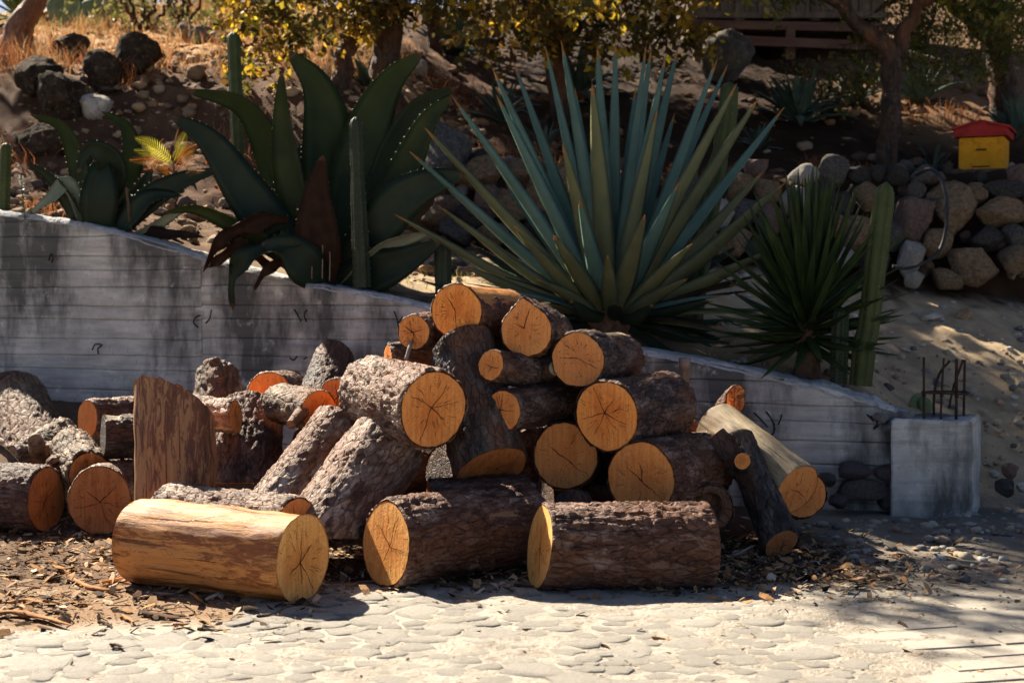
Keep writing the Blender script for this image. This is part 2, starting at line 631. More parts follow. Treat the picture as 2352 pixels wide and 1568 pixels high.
def hz(x, y):
    return float(terrain(np.array([x]), np.array([y]))[0])


# ------------------------------------------------------------------ cobbled road
M_MORTAR = mat_plain('road_mortar', (0.26, 0.225, 0.18), (0.43, 0.39, 0.325), 9, 0.7, 1.0, 55, bd=0.016, c3=(0.16, 0.13, 0.10), spec=0.3)
M_COBBLE = mat_plain('worn_cobble', (0.45, 0.415, 0.355), (0.58, 0.545, 0.48), 6, 0.62, 1.0, 38, bd=0.012, c3=(0.34, 0.30, 0.25), spec=0.25, orand=0.2)
rx = axis_pts([(-3.0, 1.75, 0.06)]); ry = axis_pts([(2.6, 5.7, 0.06)])
RX, RY = np.meshgrid(rx, ry, indexing='ij')
rn = fbm(np.stack([RX.ravel(), RY.ravel(), RX.ravel() * 0], -1) * 3.1, 21, 4)
rv = np.stack([RX.ravel(), RY.ravel(), 0.006 + 0.007 * rn], -1)
edge = np.minimum(smooth01((5.42 + 0.1 * rn - rv[:, 1]) / 0.12), smooth01((1.45 + 0.25 * rn - rv[:, 0] + 0.25 * (rv[:, 1] - 4.6)) / 0.15))
edge = np.minimum(edge, np.maximum(smooth01((4.86 + 0.1 * rn - rv[:, 1]) / 0.12), smooth01((rv[:, 0] + 0.75 + 0.12 * rn) / 0.2)))
rv[:, 2] = rv[:, 2] * edge - 0.03 * (1 - edge)
road_o = obj('cobblestone_road', mesh('cobblestone_road', rv, grid_faces(len(rx), len(ry))[:, ::-1], M_MORTAR))
tag(road_o, kind='structure')
cob = []
for k in range(8):
    n = 11
    a = np.linspace(0, 2 * np.pi, n, endpoint=False)
    r = np.random.default_rng(100 + k)
    rad = 1 + 0.13 * r.normal(size=n)
    rings = [(1.0, -0.5), (0.95, 0.45), (0.78, 0.86), (0.40, 1.0)]
    V = [np.stack([np.cos(a) * rad * q, np.sin(a) * rad * q, np.full(n, h)], -1) for q, h in rings] + [np.array([[0, 0, 1.0]])]
    V = np.vstack(V)
    V[n:, 2] += 0.22 * vnoise(V[n:] * 2.3 + k * 9, k)
    j = np.arange(n)
    top = np.stack([3 * n + j, 3 * n + (j + 1) % n, np.full(n, 4 * n)], -1)
    cob.append(mesh('cobblestone', V, [grid_faces(4, n, True), top], M_COBBLE))
rc = random.Random(5)
spots = []
tries = 0
while len(spots) < 300 and tries < 60000:
    tries += 1
    y = rc.uniform(4.0, 5.42); x = rc.uniform(-2.1, 1.6)
    lim = 4.74 if x < -0.95 else 5.36
    if y > lim or abs(x) > y * 0.37 + 0.06 or x > 0.95 + 0.5 * (5.0 - y) * (1 if y > 4.5 else 0.3):
        continue
    r = rc.choice([0.045, 0.06, 0.07, 0.085, 0.10]) * rc.uniform(.9, 1.1) * (1 if tries < 20000 else .7)
    if all(((x - q[0]) / 1.2) ** 2 + ((y - q[1]) / .92) ** 2 > (0.80 * (r + q[2])) ** 2 for q in spots):
        spots.append((x, y, r))
for x, y, s_ in spots:
    o = obj('cobblestone', cob[rc.randrange(8)], road_o)
    o.location = (x, y, 0.002)
    o.scale = (s_ * rc.uniform(1.0, 1.25), s_ * rc.uniform(0.78, 1.0), rc.uniform(0.0035, 0.0105))
    o.rotation_euler = (rc.uniform(-.07, .05), rc.uniform(-.06, .06), rc.uniform(0, 6.28) if rc.random() < 0.4 else rc.uniform(-0.5, 0.5))

# brick strip paving in the dust on the right
M_PAVER = mat_plain('pale_paver', (0.33, 0.30, 0.255), (0.43, 0.395, 0.34), 8, 0.85, 0.5, 70, bd=0.004)
pav_o = obj('brick_paving', mesh('brick_paving', [(1.0, 3.6, 0.003), (2.6, 3.6, 0.003), (2.6, 5.05, 0.003), (1.3, 5.12, 0.003)], np.array([[0, 1, 2, 3]]), mat_plain('paving_bed', (0.31, 0.28, 0.235), (0.42, 0.385, 0.325), 10, 0.95, 0.7, 60)))
tag(pav_o, kind='structure')


def block(sx, sy, sz, bev=0.08):
    """Box with its base at z = 0, chamfered top edges."""
    b = min(sx, sy) * bev
    V = [(-sx, -sy, 0), (sx, -sy, 0), (sx, sy, 0), (-sx, sy, 0), (-sx, -sy, sz - b * .6), (sx, -sy, sz - b * .6), (sx, sy, sz - b * .6), (-sx, sy, sz - b * .6),
         (-sx + b, -sy + b, sz), (sx - b, -sy + b, sz), (sx - b, sy - b, sz), (-sx + b, sy - b, sz)]
    V = [(2 * 0.5 * x, y, z) for x, y, z in V]
    F = [(3, 2, 1, 0)]
    for k in range(4):
        n = (k + 1) % 4
        F.append((k, n, 4 + n, 4 + k)); F.append((4 + k, 4 + n, 8 + n, 8 + k))
    F.append((8, 9, 10, 11))
    return np.array(V, float), np.array(F)


V, F = block(0.5, 0.5, 1.0, 0.05)
pm = mesh('paving_brick', V, F, M_PAVER, smooth=False)
ang = math.radians(14)
ca, sa = math.cos(ang), math.sin(ang)
for r_ in range(8):
    for c_ in range(5):
        u = -0.05 + c_ * 0.33 + (0.165 if r_ % 2 else 0) ; v = -0.62 + r_ * 0.128
        x = 1.32 + u * ca - v * sa; y = 4.55 + u * sa + v * ca
        if x < 1.12 + 0.08 * math.sin(r_ * 3) or y > 4.98 or y < 3.9 or x > 2.2 or rc.random() < 0.10:
            continue
        o = obj('paving_brick', pm, pav_o)
        o.location = (x, y, 0.001)
        o.scale = (0.31, 0.095, rc.uniform(0.004, 0.008))
        o.rotation_euler = (0, 0, ang + rc.uniform(-.02, .02))

# ------------------------------------------------------------------ concrete retaining wall
def mat_concrete(name, tint=(1, 1, 1), lum=1.0):
    t = NT(name, 0.88, 0.2)
    v = t.coord('Object', (1, 1, 1))
    vb = t.coord('Object', (0.12, 0.12, 1), True)
    vs = t.coord('Object', (1.3, 1.3, 0.38))
    a = tuple(0.27 * lum * q for q in tint); b = tuple(0.47 * lum * q for q in tint)
    c = t.ramp(t.noise(v, 4.5, 6, 0.62), [(0.3, a), (0.72, b)])
    c = t.mix(t.ramp(t.noise(vb, 26, 4, 0.6), [(0.36, 0.55), (0.55, 0.0)]), c, tuple(0.19 * lum * q for q in tint))
    st = t.ramp(t.noise(vs, 1.7, 6, 0.66), [(0.45, 0.0), (0.58, 0.85)])
    c = t.mix(st, c, (0.050, 0.049, 0.048))
    c = t.mix(t.ramp(t.noise(v, 38, 3, 0.7), [(0.64, 0.0), (0.72, 0.6)]), c, (0.12, 0.10, 0.085))
    c = t.mix(t.ramp(t.noise(v, 9, 5, 0.7), [(0.60, 0.0), (0.70, 0.5)]), c, tuple(0.56 * lum * q for q in tint))
    t.col(c)
    h = t.bump(t.noise(vb, 45, 4, 0.6), 0.45, 0.006)
    t.nrm(t.bump(t.noise(v, 85, 4, 0.7), 0.5, 0.004, h))
    return t.m


M_CONC = mat_concrete('board_marked_concrete', (1.0, 0.97, 0.88), 1.48)
M_CONC2 = mat_concrete('raw_concrete', (1.0, 0.965, 0.87), 1.45)
M_TOP = mat_plain('rough_concrete_top', (0.40, 0.40, 0.39), (0.62, 0.62, 0.61), 14, 0.9, 0.9, 70, bd=0.02, c3=(0.28, 0.27, 0.26))
wx0, wx1 = -4.9, 2.04
wdir = np.array([1.0, -0.329]); wdir /= np.linalg.norm(wdir)
wnor = np.array([-wdir[1], wdir[0]])         # towards the back (+y side)
wnor = wnor if wnor[1] > 0 else -wnor


def wp(x, off, z):
    """point on the wall line at world x of the front face, pushed 'off' metres to the back."""
    return np.stack([x + wnor[0] * off, wall_y(x) + wnor[1] * off, z], -1)


wall_root = empty('concrete_wall', (0, float(wall_y(0.0)), 0), 'long grey board-marked concrete retaining wall with a sloping top behind the logs', 'wall')
wl = np.array(wall_root.location)
# core
xs = np.arange(wx0, wx1 + 0.01, 0.05)
tp = wall_top(xs)
V = np.concatenate([wp(xs, 0.018, xs * 0 - 0.2), wp(xs, 0.018, tp - 0.035), wp(xs, 0.22, tp - 0.035), wp(xs, 0.22, xs * 0 - 0.2)]) - wl
nx = len(xs)
i = np.arange(nx - 1)
F = [np.stack([i + k * nx, i + 1 + k * nx, i + 1 + (k + 1) * nx, i + (k + 1) * nx], -1) for k in range(3)]
ends = [np.array([[0, nx, 2 * nx, 3 * nx]]), np.array([[nx - 1, 4 * nx - 1, 3 * nx - 1, 2 * nx - 1]])]
obj('core', mesh('core', V, F + ends, M_CONC, smooth=False), wall_root)
# rough top
xs = np.arange(wx0, wx1 + 0.05, 0.022)
ofs = np.linspace(-0.006, 0.226, 13)
XX, OO = np.meshgrid(xs, ofs, indexing='ij')
XX = XX.ravel(); OO = OO.ravel()
q = wp(XX, OO, wall_top(XX))
rough = 0.010 + 0.022 * smooth01((XX - 1.2) / 0.7)
lump = fbm(q * 9, 31, 4)
F1, F2, _c = worley(q * 19, 33)
q[:, 2] += rough * lump * 1.3 + rough * 0.9 * (0.5 - F1) - 0.004
edgef = np.minimum(OO + 0.006, 0.226 - OO)
q[:, 2] -= 0.03 * (1 - smooth01(edgef / 0.016))
q[:, 1] += -0.012 * (edgef < 0.002) * lump
obj('rough_top', mesh('rough_top', q - wl, grid_faces(len(xs), len(ofs))[:, ::-1], M_TOP), wall_root)
# board courses, each one lift of shuttering board
joints = [wx0, -1.887, 2.035]
zlev = [-0.15, 0.03] + [0.03 + 0.104 * k + 0.012 * math.sin(k * 2.3) for k in range(1, 19)]
rw = random.Random(3)
for pnl in range(2):
    for k in range(len(zlev) - 1):
        a, b = joints[pnl] + 0.002, joints[pnl + 1] - 0.002
        z0 = zlev[k] + (0.012 if pnl else 0); z1 = zlev[k + 1] + (0.012 if pnl else 0)
        xs = np.arange(a, b + 0.02, 0.03); xs[-1] = b
        tpz = wall_top(xs) - 0.012
        keep = tpz > z0 + 0.012
        if keep.sum() < 3:
            continue
        xs = xs[keep]; tpz = tpz[keep]
        off = rw.uniform(0.0, 0.009)
        wob = 0.007 * vnoise(np.stack([xs * 2.5, xs * 0 + k, xs * 0], -1), 5) + 0.0025 * vnoise(np.stack([xs * 11, xs * 0 + k, xs * 0], -1), 6)
        gap = rw.choice([0.0003, 0.0003, 0.0008, 0.0016])
        lo = z0 + gap + wob * 0.6
        hi = np.minimum(z1 - gap + np.where(True, 0.007 / 0.007, 1) * 0.6 * (0.007 * vnoise(np.stack([xs * 2.5, xs * 0 + k + 1, xs * 0], -1), 5) + 0.0025 * vnoise(np.stack([xs * 11, xs * 0 + k + 1, xs * 0], -1), 6)), tpz)
        hi = np.maximum(hi, lo + 0.004)
        wv = 0.0022 * vnoise(np.stack([xs * 3, xs * 0 + k * 3.3, xs * 0], -1), 8)
        rr = rw.choice([0.0, 0.0, 0.0, 0.001, 0.003])
        rows_ = [wp(xs, 0.016 + xs * 0, lo), wp(xs, off + rr + wv, lo + 0.002), wp(xs, off + wv, lo + 0.010), wp(xs, off + wv, hi - 0.010), wp(xs, off + rr * .7 + wv, hi - 0.002), wp(xs, 0.016 + xs * 0, hi)]
        V = np.concatenate(rows_) - wl
        n = len(xs)
        i = np.arange(n - 1)
        F = [np.stack([i + r * n, i + 1 + r * n, i + 1 + (r + 1) * n, i + (r + 1) * n], -1) for r in range(5)]
        e = [np.array([[r * n, (r + 1) * n, (4 - r + 1) * n if 0 else (r + 1) * n, r * n]]) for r in range(0)]
        obj('board_course', mesh('board_course', V, F + e, M_CONC), wall_root)
# foundation stones showing under the broken foot of the wall, right end
M_DARKSTONE = mat_plain('dark_foundation_stone', (0.045, 0.038, 0.038), (0.10, 0.085, 0.083), 10, 0.7, 0.6, 40, c3=(0.16, 0.13, 0.12))
for k, (px, py, w, h) in enumerate([(1985, 1128, 70, 34), (1960, 1078, 52, 22), (2030, 1085, 30, 24), (1925, 1150, 34, 20), (2040, 1140, 26, 34), (1900, 1100, 26, 18)]):
    V, F = rock_shape(300 + k, 2, 0.10, 0.8)
    p = at(px, py, 7.33)
    o = obj('foundation_stone', mesh('foundation_stone', V, F, M_DARKSTONE), wall_root)
    o.location = np.array(p) - wl
    o.scale = (psize(w, 7.33), 0.085, psize(h, 7.33))

# wire ties left in the wall
M_RUST = mat_plain('rusty_steel', (0.03, 0.020, 0.016), (0.08, 0.044, 0.03), 30, 0.8, 0.5, 120)
M_WIRE = mat_plain('dark_wire', (0.025, 0.020, 0.018), (0.06, 0.04, 0.03), 30, 0.7, 0.2)
wires = [[(226, 812), (228, 800), (236, 792), (222, 790), (214, 803)], [(455, 752), (447, 740), (452, 728), (462, 724)], [(473, 742), (484, 730), (487, 711)], [(676, 711), (688, 728), (692, 738)], [(703, 738), (700, 722), (707, 710)],
         [(666, 822), (676, 826), (684, 817)], [(698, 824), (706, 820)], [(112, 598), (120, 583), (124, 592), (122, 604)], [(1732, 948), (1745, 962), (1762, 980)], [(1760, 945), (1772, 965), (1778, 985)], [(1778, 972), (1775, 990), (1768, 1000)],
         [(1795, 952), (1790, 962), (1786, 974)], [(2000, 955), (2012, 968), (2004, 984), (2016, 975)], [(905, 715), (912, 730), (915, 745)], [(925, 728), (915, 745), (922, 755)], [(1992, 952), (2004, 966)]]
for k, w_ in enumerate(wires):
    P = []
    for i_, (px, py) in enumerate(w_):
        p = wall_at(px, py)
        P.append((p.x, p.y - (0.0 if i_ == 0 else 0.02 + 0.008 * (i_ % 2)), p.z))
    V, fs = tube(catmull(P, 14), 0.0045, 6)
    o = obj('wire_tie', mesh('wire_tie', V - wl, fs, M_WIRE), wall_root)

# end pillar with starter bars
pil = empty('concrete_pillar', at(2140, 1190, 7.25), 'short square concrete pillar ending the sloping wall, stained grey', 'pillar')
pl = np.array(pil.location)
pc = [np.array(at(2045, 1190, 7.25)), np.array(at(2230, 1190, 7.17)), np.array(at(2252, 1150, 7.55)), np.array(at(2070, 1150, 7.6))]
zt = at(2140, 968, 7.25).z


def quad_column(c, z0, z1, n=16, m=16, amp=0.004, seed=0):
    """Rough four-sided column through corner points c from z0 to z1 -> V,F"""
    ring = []
    for k in range(4):
        a, b = c[k][:2], c[(k + 1) % 4][:2]
        for t_ in np.linspace(0, 1, n, endpoint=False):
            ring.append(a + (b - a) * t_)
    ring = np.array(ring)
    cen = ring.mean(0)
    L = len(ring)
    V = []
    for r, z in enumerate(np.linspace(z0, z1, m)):
        V.append(np.c_[ring, np.full(L, z)])
    V = np.vstack(V)
    # inner top rings
    for s_, dz in ((0.94, 0.012), (0.6, 0.006), (0.25, 0.0)):
        V = np.vstack([V, np.c_[cen + (ring - cen) * s_, np.full(L, z1 + dz)]])
    V = np.vstack([V, [[*cen, z1]]])
    d = np.c_[V[:, :2] - cen, V[:, 2] * 0]
    ln = np.linalg.norm(d, axis=1)[:, None] + 1e-6
    nz = fbm(V * 8, seed, 4)
    ncorner = np.zeros(len(V))
    idx = np.arange(len(V) - 1) % n
    ncorner[:-1] = (idx == 0)
    V = V + d / ln * (amp * nz - (0.006 + 0.012 * np.abs(nz)) * ncorner)[:, None]
    V[:, 2] += 0.012 * fbm(V * 14, seed + 4, 3) * (V[:, 2] > z1 - 0.02)
    F = [grid_faces(m + 3, L, True)]
    o = (m + 2) * L
    j = np.arange(L)
    F.append(np.stack([o + j, o + (j + 1) % L, np.full(L, len(V) - 1)], -1))
    return V, F


V, F = quad_column(pc, -0.12, zt, 44, 52, 0.007, 41)
obj('shaft', mesh('shaft', V - pl, F, M_CONC2, smooth=False), pil)
# ragged mortar where pillar meets wall
V, F = rock_shape(77, 3, 0.3, 0.5)
M_MORT = mat_plain('crumbly_mortar', (0.24, 0.235, 0.225), (0.50, 0.49, 0.47), 22, 0.95, 1.0, 60, bd=0.02)
for k, (px, py, w, h) in enumerate([(2062, 1035, 16, 24), (2068, 1075, 14, 26), (2050, 975, 26, 16), (2085, 962, 30, 14), (2060, 1120, 14, 24), (2025, 958, 22, 12), (2060, 1162, 18, 18)]):
    o = obj('mortar_lump', mesh('mortar_lump', V, F, M_MORT), pil)
    o.location = np.array(at(px, py, 7.31)) - pl
    o.scale = (psize(w, 7.3), 0.05, psize(h, 7.3))
    o.rotation_euler = (0, k * 1.3, 0)
cage = empty('rebar_cage', at(2165, 965, 7.4), 'rusty bent reinforcing bars tied together above the concrete pillar', 'rebar')
cl = np.array(cage.location)
for k, pts in enumerate([[(2122, 985, 7.33), (2122, 820, 7.33)], [(2160, 985, 7.3), (2163, 900, 7.3), (2168, 822, 7.32)], [(2145, 975, 7.5), (2146, 905, 7.5), (2158, 858, 7.48), (2182, 828, 7.45)],
                         [(2180, 935, 7.5), (2190, 890, 7.5), (2212, 826, 7.5)], [(2196, 985, 7.34), (2197, 824, 7.34)], [(2213, 985, 7.46), (2216, 826, 7.46)]]):
    V, fs = tube(catmull([at(*p) for p in pts], 16), psize([3, 2.6, 3, 2.8, 3.6, 3][k], 7.4), 8, 0.12, k)
    obj('reinforcing_bar', mesh('reinforcing_bar', V - cl, fs, M_RUST), cage)
for k, pts in enumerate([[(2116, 902, 7.31), (2165, 903, 7.28), (2200, 905, 7.31), (2222, 903, 7.40), (2218, 900, 7.5), (2150, 898, 7.54), (2118, 901, 7.36)]]):
    V, fs = tube(catmull([at(*p) for p in pts], 30), 0.0055, 7)
    obj('tie_ring', mesh('tie_ring', V - cl, fs, M_RUST), cage)
for k, (px, py, d) in enumerate([(2122, 903, 7.31), (2163, 904, 7.28), (2197, 906, 7.32), (2216, 902, 7.44)]):
    V, fs = tube(catmull([at(px - 5, py - 5, d), at(px, py, d - 0.012), at(px + 5, py + 6, d), at(px, py, d + 0.01), at(px - 4, py + 5, d)], 12), 0.0035, 5)
    obj('tie_wire', mesh('tie_wire', V - cl, fs, M_WIRE), cage)

# galvanised pipe stub standing in front of the wall
pp = at(1572, 1000, 7.42)
pipe = empty('pipe_stub', (pp.x, pp.y, 0.0), 'open-topped weathered steel pipe standing upright in front of the wall', 'pipe')
t0 = at(1575, 822, 7.42)
tb = []
for (r, z) in ((0.027, 0.0), (0.027, t0.z - 0.05), (0.031, t0.z - 0.048), (0.031, t0.z), (0.025, t0.z), (0.025, t0.z - 0.2)):
    a = np.linspace(0, 2 * np.pi, 18, endpoint=False)
    tb.append(np.stack([np.cos(a) * r, np.sin(a) * r, np.full(18, z)], -1))
obj('shaft', mesh('shaft', np.vstack(tb), grid_faces(6, 18, True), mat_plain('weathered_pipe', (0.11, 0.085, 0.07), (0.34, 0.28, 0.22), 16, 0.7, 0.4, 60, stretch=(1, 1, 0.3))), pipe)

# ------------------------------------------------------------------ logs
def frame(A, B):
    z = (B - A).normalized()
    up = Vector((0, 0, 1)) if abs(z.z) < 0.93 else Vector((0, 1, 0))
    y = (up - z * up.dot(z)).normalized()
    x = y.cross(z)
    m = Matrix((x, y, z)).transposed().to_4x4()
    m.translation = A
    return m


def cut_cracks(r, shape, seed, many):
    """Jagged drying checks on a sawn end: thin wedge strips in the face plane."""
    q = np.random.default_rng(seed)
    parts = []
    def strip(a0, r0, r1, w0, w1):
        n = max(4, int((r1 - r0) / 0.012))
        rr = np.linspace(r0, r1, n)
        th = a0 + np.cumsum(q.normal(size=n) * 0.019 / np.maximum(rr / r, 0.3))
        w = np.linspace(w0, w1, n) * (0.6 + 0.8 * q.random(n))
        w[-1] = 0.0002
        c = np.stack([np.cos(th) * rr, np.sin(th) * rr], -1)
        nn = np.stack([-np.sin(th), np.cos(th)], -1)
        V = np.zeros((2 * n, 3)); V[0::2, :2] = c - nn * w[:, None]; V[1::2, :2] = c + nn * w[:, None]
        i = np.arange(n - 1) * 2
        parts.append((V, [np.stack([i, i + 2, i + 3, i + 1], -1)]))
    k = q.integers(2, 7)
    a = q.random() * 6.28
    for i in range(k):
        a0 = a + (i + q.uniform(-.42, .42)) * 6.283 / k
        strip(a0, 0.0, r * q.uniform(0.45, 0.98) * shape(a0), 0.0019 * q.uniform(.5, 1.5), 0.0009)
    for i in range(many):
        a0 = q.random() * 6.283
        r0 = q.uniform(0.25, 0.8)
        r1 = min(0.985, r0 + q.uniform(0.08, 0.35))
        rev = q.random() < 0.5
        strip(a0, r * r0 * shape(a0), r * r1 * shape(a0), 0.0003 if rev else 0.0012, 0.0012 if rev else 0.0003)
    V, F = join(parts)
    return V, F


NLOG = [0]


def log(label, A, B, rA, rB=None, kind='dark', seed=1, tA=(0, 0), tB=(0, 0), bare=None, bark=0.011, oval=0.03, ecc=(1, 1), faces='AB', cut=None, shape=None, plate=1.0, name='log', res=0.0085, barecol=None, bow=0.0, hollow=False, group='sawn logs heaped in front of the wall', cracks=9):
    rB = rB or rA
    A = Vector(A); B = Vector(B)
    L = (B - A).length
    M = frame(A, B)
    root = empty(name, None, label, 'log', group, mat=M)
    rm = (rA + rB) / 2
    nu = int(min(150, max(36, 2 * math.pi * rm / res)))
    nv = int(min(130, max(18, L / res)))
    th = np.linspace(0, 2 * np.pi, nu, endpoint=False)
    tt = np.linspace(0, 1, nv)
    q = np.random.default_rng(seed)
    ph = q.random(6) * 6.28
    def base_shape(t):
        s = 1 + oval * (0.6 * np.cos(2 * t + ph[0]) + 0.4 * np.cos(3 * t + ph[1]) + 0.25 * np.cos(5 * t + ph[2]))
        s = s * np.sqrt((np.cos(t) * ecc[0]) ** 2 + (np.sin(t) * ecc[1]) ** 2)
        if shape is not None:
            s = s * shape(t)
        return s
    sh = base_shape(th)
    TT, TH = np.meshgrid(tt, th, indexing='ij')
    R = (rA + (rB - rA) * TT) * sh[None]
    ux, uy = np.cos(TH), np.sin(TH)
    zz = TT * L
    # tilted cuts
    zz = zz + (1 - TT) ** 3 * (tA[0] * ux + tA[1] * uy) * R + TT ** 3 * (tB[0] * ux + tB[1] * uy) * R
    if kind == 'aged':
        zz = zz + TT ** 6 * 0.016 * fbm(np.stack([ux * R * 38, uy * R * 38, zz * 0], -1).reshape(-1, 3), seed, 3).reshape(zz.shape)
    P = np.stack([ux * R, uy * R, zz], -1).reshape(-1, 3)
    off = seed * 7.13
    isbare = np.zeros(len(P), bool)
    if kind in ('bare', 'aged', 'palewood'):
        g = fbm(P * np.array([26, 26, 2.2]) + off, seed, 4)
        knot = fbm(P * 5 + off, seed + 2, 2)
        D = (0.0085 if kind == 'aged' else 0.0045) * g + 0.009 * knot + 0.006 * fbm(P * np.array([11, 11, 5]) + off, seed + 6, 3)
        isbare[:] = True
    else:
        Pw = P + 0.012 * np.stack([vnoise(P * 22 + off, seed + 11), vnoise(P * 22 + off + 5, seed + 12), vnoise(P * 22 + off + 9, seed + 13)], -1)
        sc = (21 if kind != 'furrow' else 15) / plate
        F1, F2, cid = worley(Pw * np.array([sc, sc, sc * ({'furrow': 0.13, 'pale': 0.24}.get(kind, 0.18))]) + off, seed)
        G1, G2, cid2 = worley(Pw * np.array([sc * 2.6, sc * 2.6, sc * 1.5]) + off, seed + 40)
        groove = smooth01((F2 - F1) / 0.13)
        slope_ = (P[:, 2] * 14 + P[:, 0] * 6 + 6 * cid) % 1.0
        D = bark * (0.50 * groove + 0.55 * (cid - 0.3) * groove + 0.30 * smooth01((G2 - G1) / 0.16) * (0.3 + 1.2 * cid2) + 0.12 * slope_) + 0.0045 * fbm(P * 75 + off, seed + 3, 3)
        if kind == 'furrow':
            D = D * 1.25
        if bare:
            for (a0, w_, t0, t1) in bare:
                dn = 0.25 * vnoise(np.c_[P[:, 2] * 9, P[:, 0] * 0 + seed, P[:, 1] * 0], seed + 20) + 0.12 * vnoise(P * 30, seed + 21)
                da = np.abs((TH.ravel() - math.radians(a0) + np.pi) % (2 * np.pi) - np.pi)
                tz = TT.ravel()
                isbare |= (da + dn * math.radians(w_) < math.radians(w_)) & (tz > t0 + 0.08 * dn) & (tz < t1 + 0.08 * dn)
            g = fbm(P * np.array([26, 26, 2.2]) + off, seed, 4)
            D = np.where(isbare, 0.0015 * g - 0.001, D)
    D = D + 0.010 * fbm(P * 3.3 + off, seed + 30, 2) * np.sin(np.pi * TT.ravel())
    # ends pull in to the sawn rim
    tz = TT.ravel()
    D = np.where((tz < 1e-6) | (tz > 1 - 1e-6), 0.35 * np.maximum(D, 0), D)
    P2 = P.copy()
    nrm_ = np.stack([ux, uy, ux * 0], -1).reshape(-1, 3)
    P2 += nrm_ * D[:, None]
    if bow:
        P2[:, 1] += bow * np.sin(np.pi * tz)
    F = grid_faces(nv, nu, True)
    fb = isbare[F].mean(1) > 0.5
    bm = {'bare': M_BARE, 'aged': M_BARE2, 'palewood': M_PALEWOOD}.get(kind, MB.get(kind))
    if kind in ('bare', 'aged', 'palewood'):
        me = mesh('bare_surface', P2, F, bm)
        bs = obj('bare_surface', me, root)
        G = P2.reshape(nv, nu, 3)
        for c_ in range(7):
            j0 = int(q.integers(nu)); i0 = int(q.integers(0, int(nv * .6))); ln = int(nv * q.uniform(.2, .7))
            ii = np.arange(i0, min(nv - 1, i0 + ln))
            if len(ii) < 5:
                continue
            jj = (j0 + np.round(np.cumsum(q.normal(size=len(ii)) * .12)).astype(int)) % nu
            c0 = G[ii, jj]
            nn = nrm_.reshape(nv, nu, 3)[ii, jj]
            tn = np.cross(nn, (0, 0, 1.0))
            w_ = 0.0018 * np.sin(np.linspace(0.15, 3.0, len(ii)))[:, None] * (0.6 + 0.8 * q.random((len(ii), 1)))
            CV = np.stack([c0 - tn * w_ + nn * .0009, c0 + tn * w_ + nn * .0009], 1).reshape(-1, 3)
            k2 = np.arange(len(ii) - 1) * 2
            obj('split', mesh('split', CV, np.stack([k2, k2 + 2, k2 + 3, k2 + 1], -1), M_CRACK, smooth=False), bs)
    else:
        me = mesh('bark', P2, F, [bm, barecol or M_BARE2], midx=fb.astype(int))
        obj('bark', me, root)
    cm = cut or M_CUT
    for e in 'AB':
        if e not in faces:
            continue
        r = rA if e == 'A' else rB
        t_ = tA if e == 'A' else tB
        pith = np.clip(q.normal(size=2) * 0.11, -.2, .2) * r
        nr = 12
        a = th
        rim = np.stack([np.cos(a), np.sin(a)], -1) * (r * sh + 0.0022 * vnoise(np.stack([np.cos(a) * 9, np.sin(a) * 9, a * 0 + seed], -1), seed))[:, None]
        V = []
        for k in range(nr):
            f = 1 - k / nr
            V.append(pith + (rim * (0.998) - pith) * f)
        V = np.vstack(V + [pith[None]])
        zl = (t_[0] * V[:, 0] + t_[1] * V[:, 1])
        hollow_z = 0
        if hollow:
            rr = np.linalg.norm((V - pith), axis=1) / r
            hollow_z = -0.05 * smooth01((0.62 - rr + 0.12 * vnoise(np.c_[V * 30, V[:, 0] * 0], seed)) / 0.12)
        sgn = -1 if e == 'A' else 1
        Vz = zl + sgn * (-0.0012 + 0.0008 * fbm(np.c_[V * 30, zl * 0], seed, 2) + hollow_z)
        V3 = np.c_[V - pith, Vz - (t_[0] * pith[0] + t_[1] * pith[1])]
        Fq = grid_faces(nr, nu, True)
        o_ = (nr - 1) * nu
        j = np.arange(nu)
        Ft = np.stack([o_ + j, o_ + (j + 1) % nu, np.full(nu, nr * nu)], -1)
        if sgn < 0:
            Fq = Fq[:, ::-1]; Ft = Ft[:, ::-1]
        fo = obj('cut_face', mesh('cut_face', V3, [Fq, Ft], cm, cols=np.repeat(np.concatenate([np.repeat(1 - np.arange(nr) / nr, nu), [0.0]])[:, None], 3, 1)), root)
        fo.location = (pith[0], pith[1], (0 if e == 'A' else L) + t_[0] * pith[0] + t_[1] * pith[1])
        if cracks and not hollow:
            CV, CF = cut_cracks(r * 0.97, lambda x: float(base_shape(np.array([x]))[0]) * 0.97, seed * 3 + (e == 'B'), cracks + q.integers(8, 18))
            CV[:, 2] = t_[0] * CV[:, 0] + t_[1] * CV[:, 1] + sgn * 0.0005
            if sgn < 0:
                CF = [f[:, ::-1] for f in CF]
            obj('drying_crack', mesh('drying_crack', CV, CF, M_CRACK, smooth=False), fo)['kind'] = 'stuff'
    NLOG[0] += 1
    return root


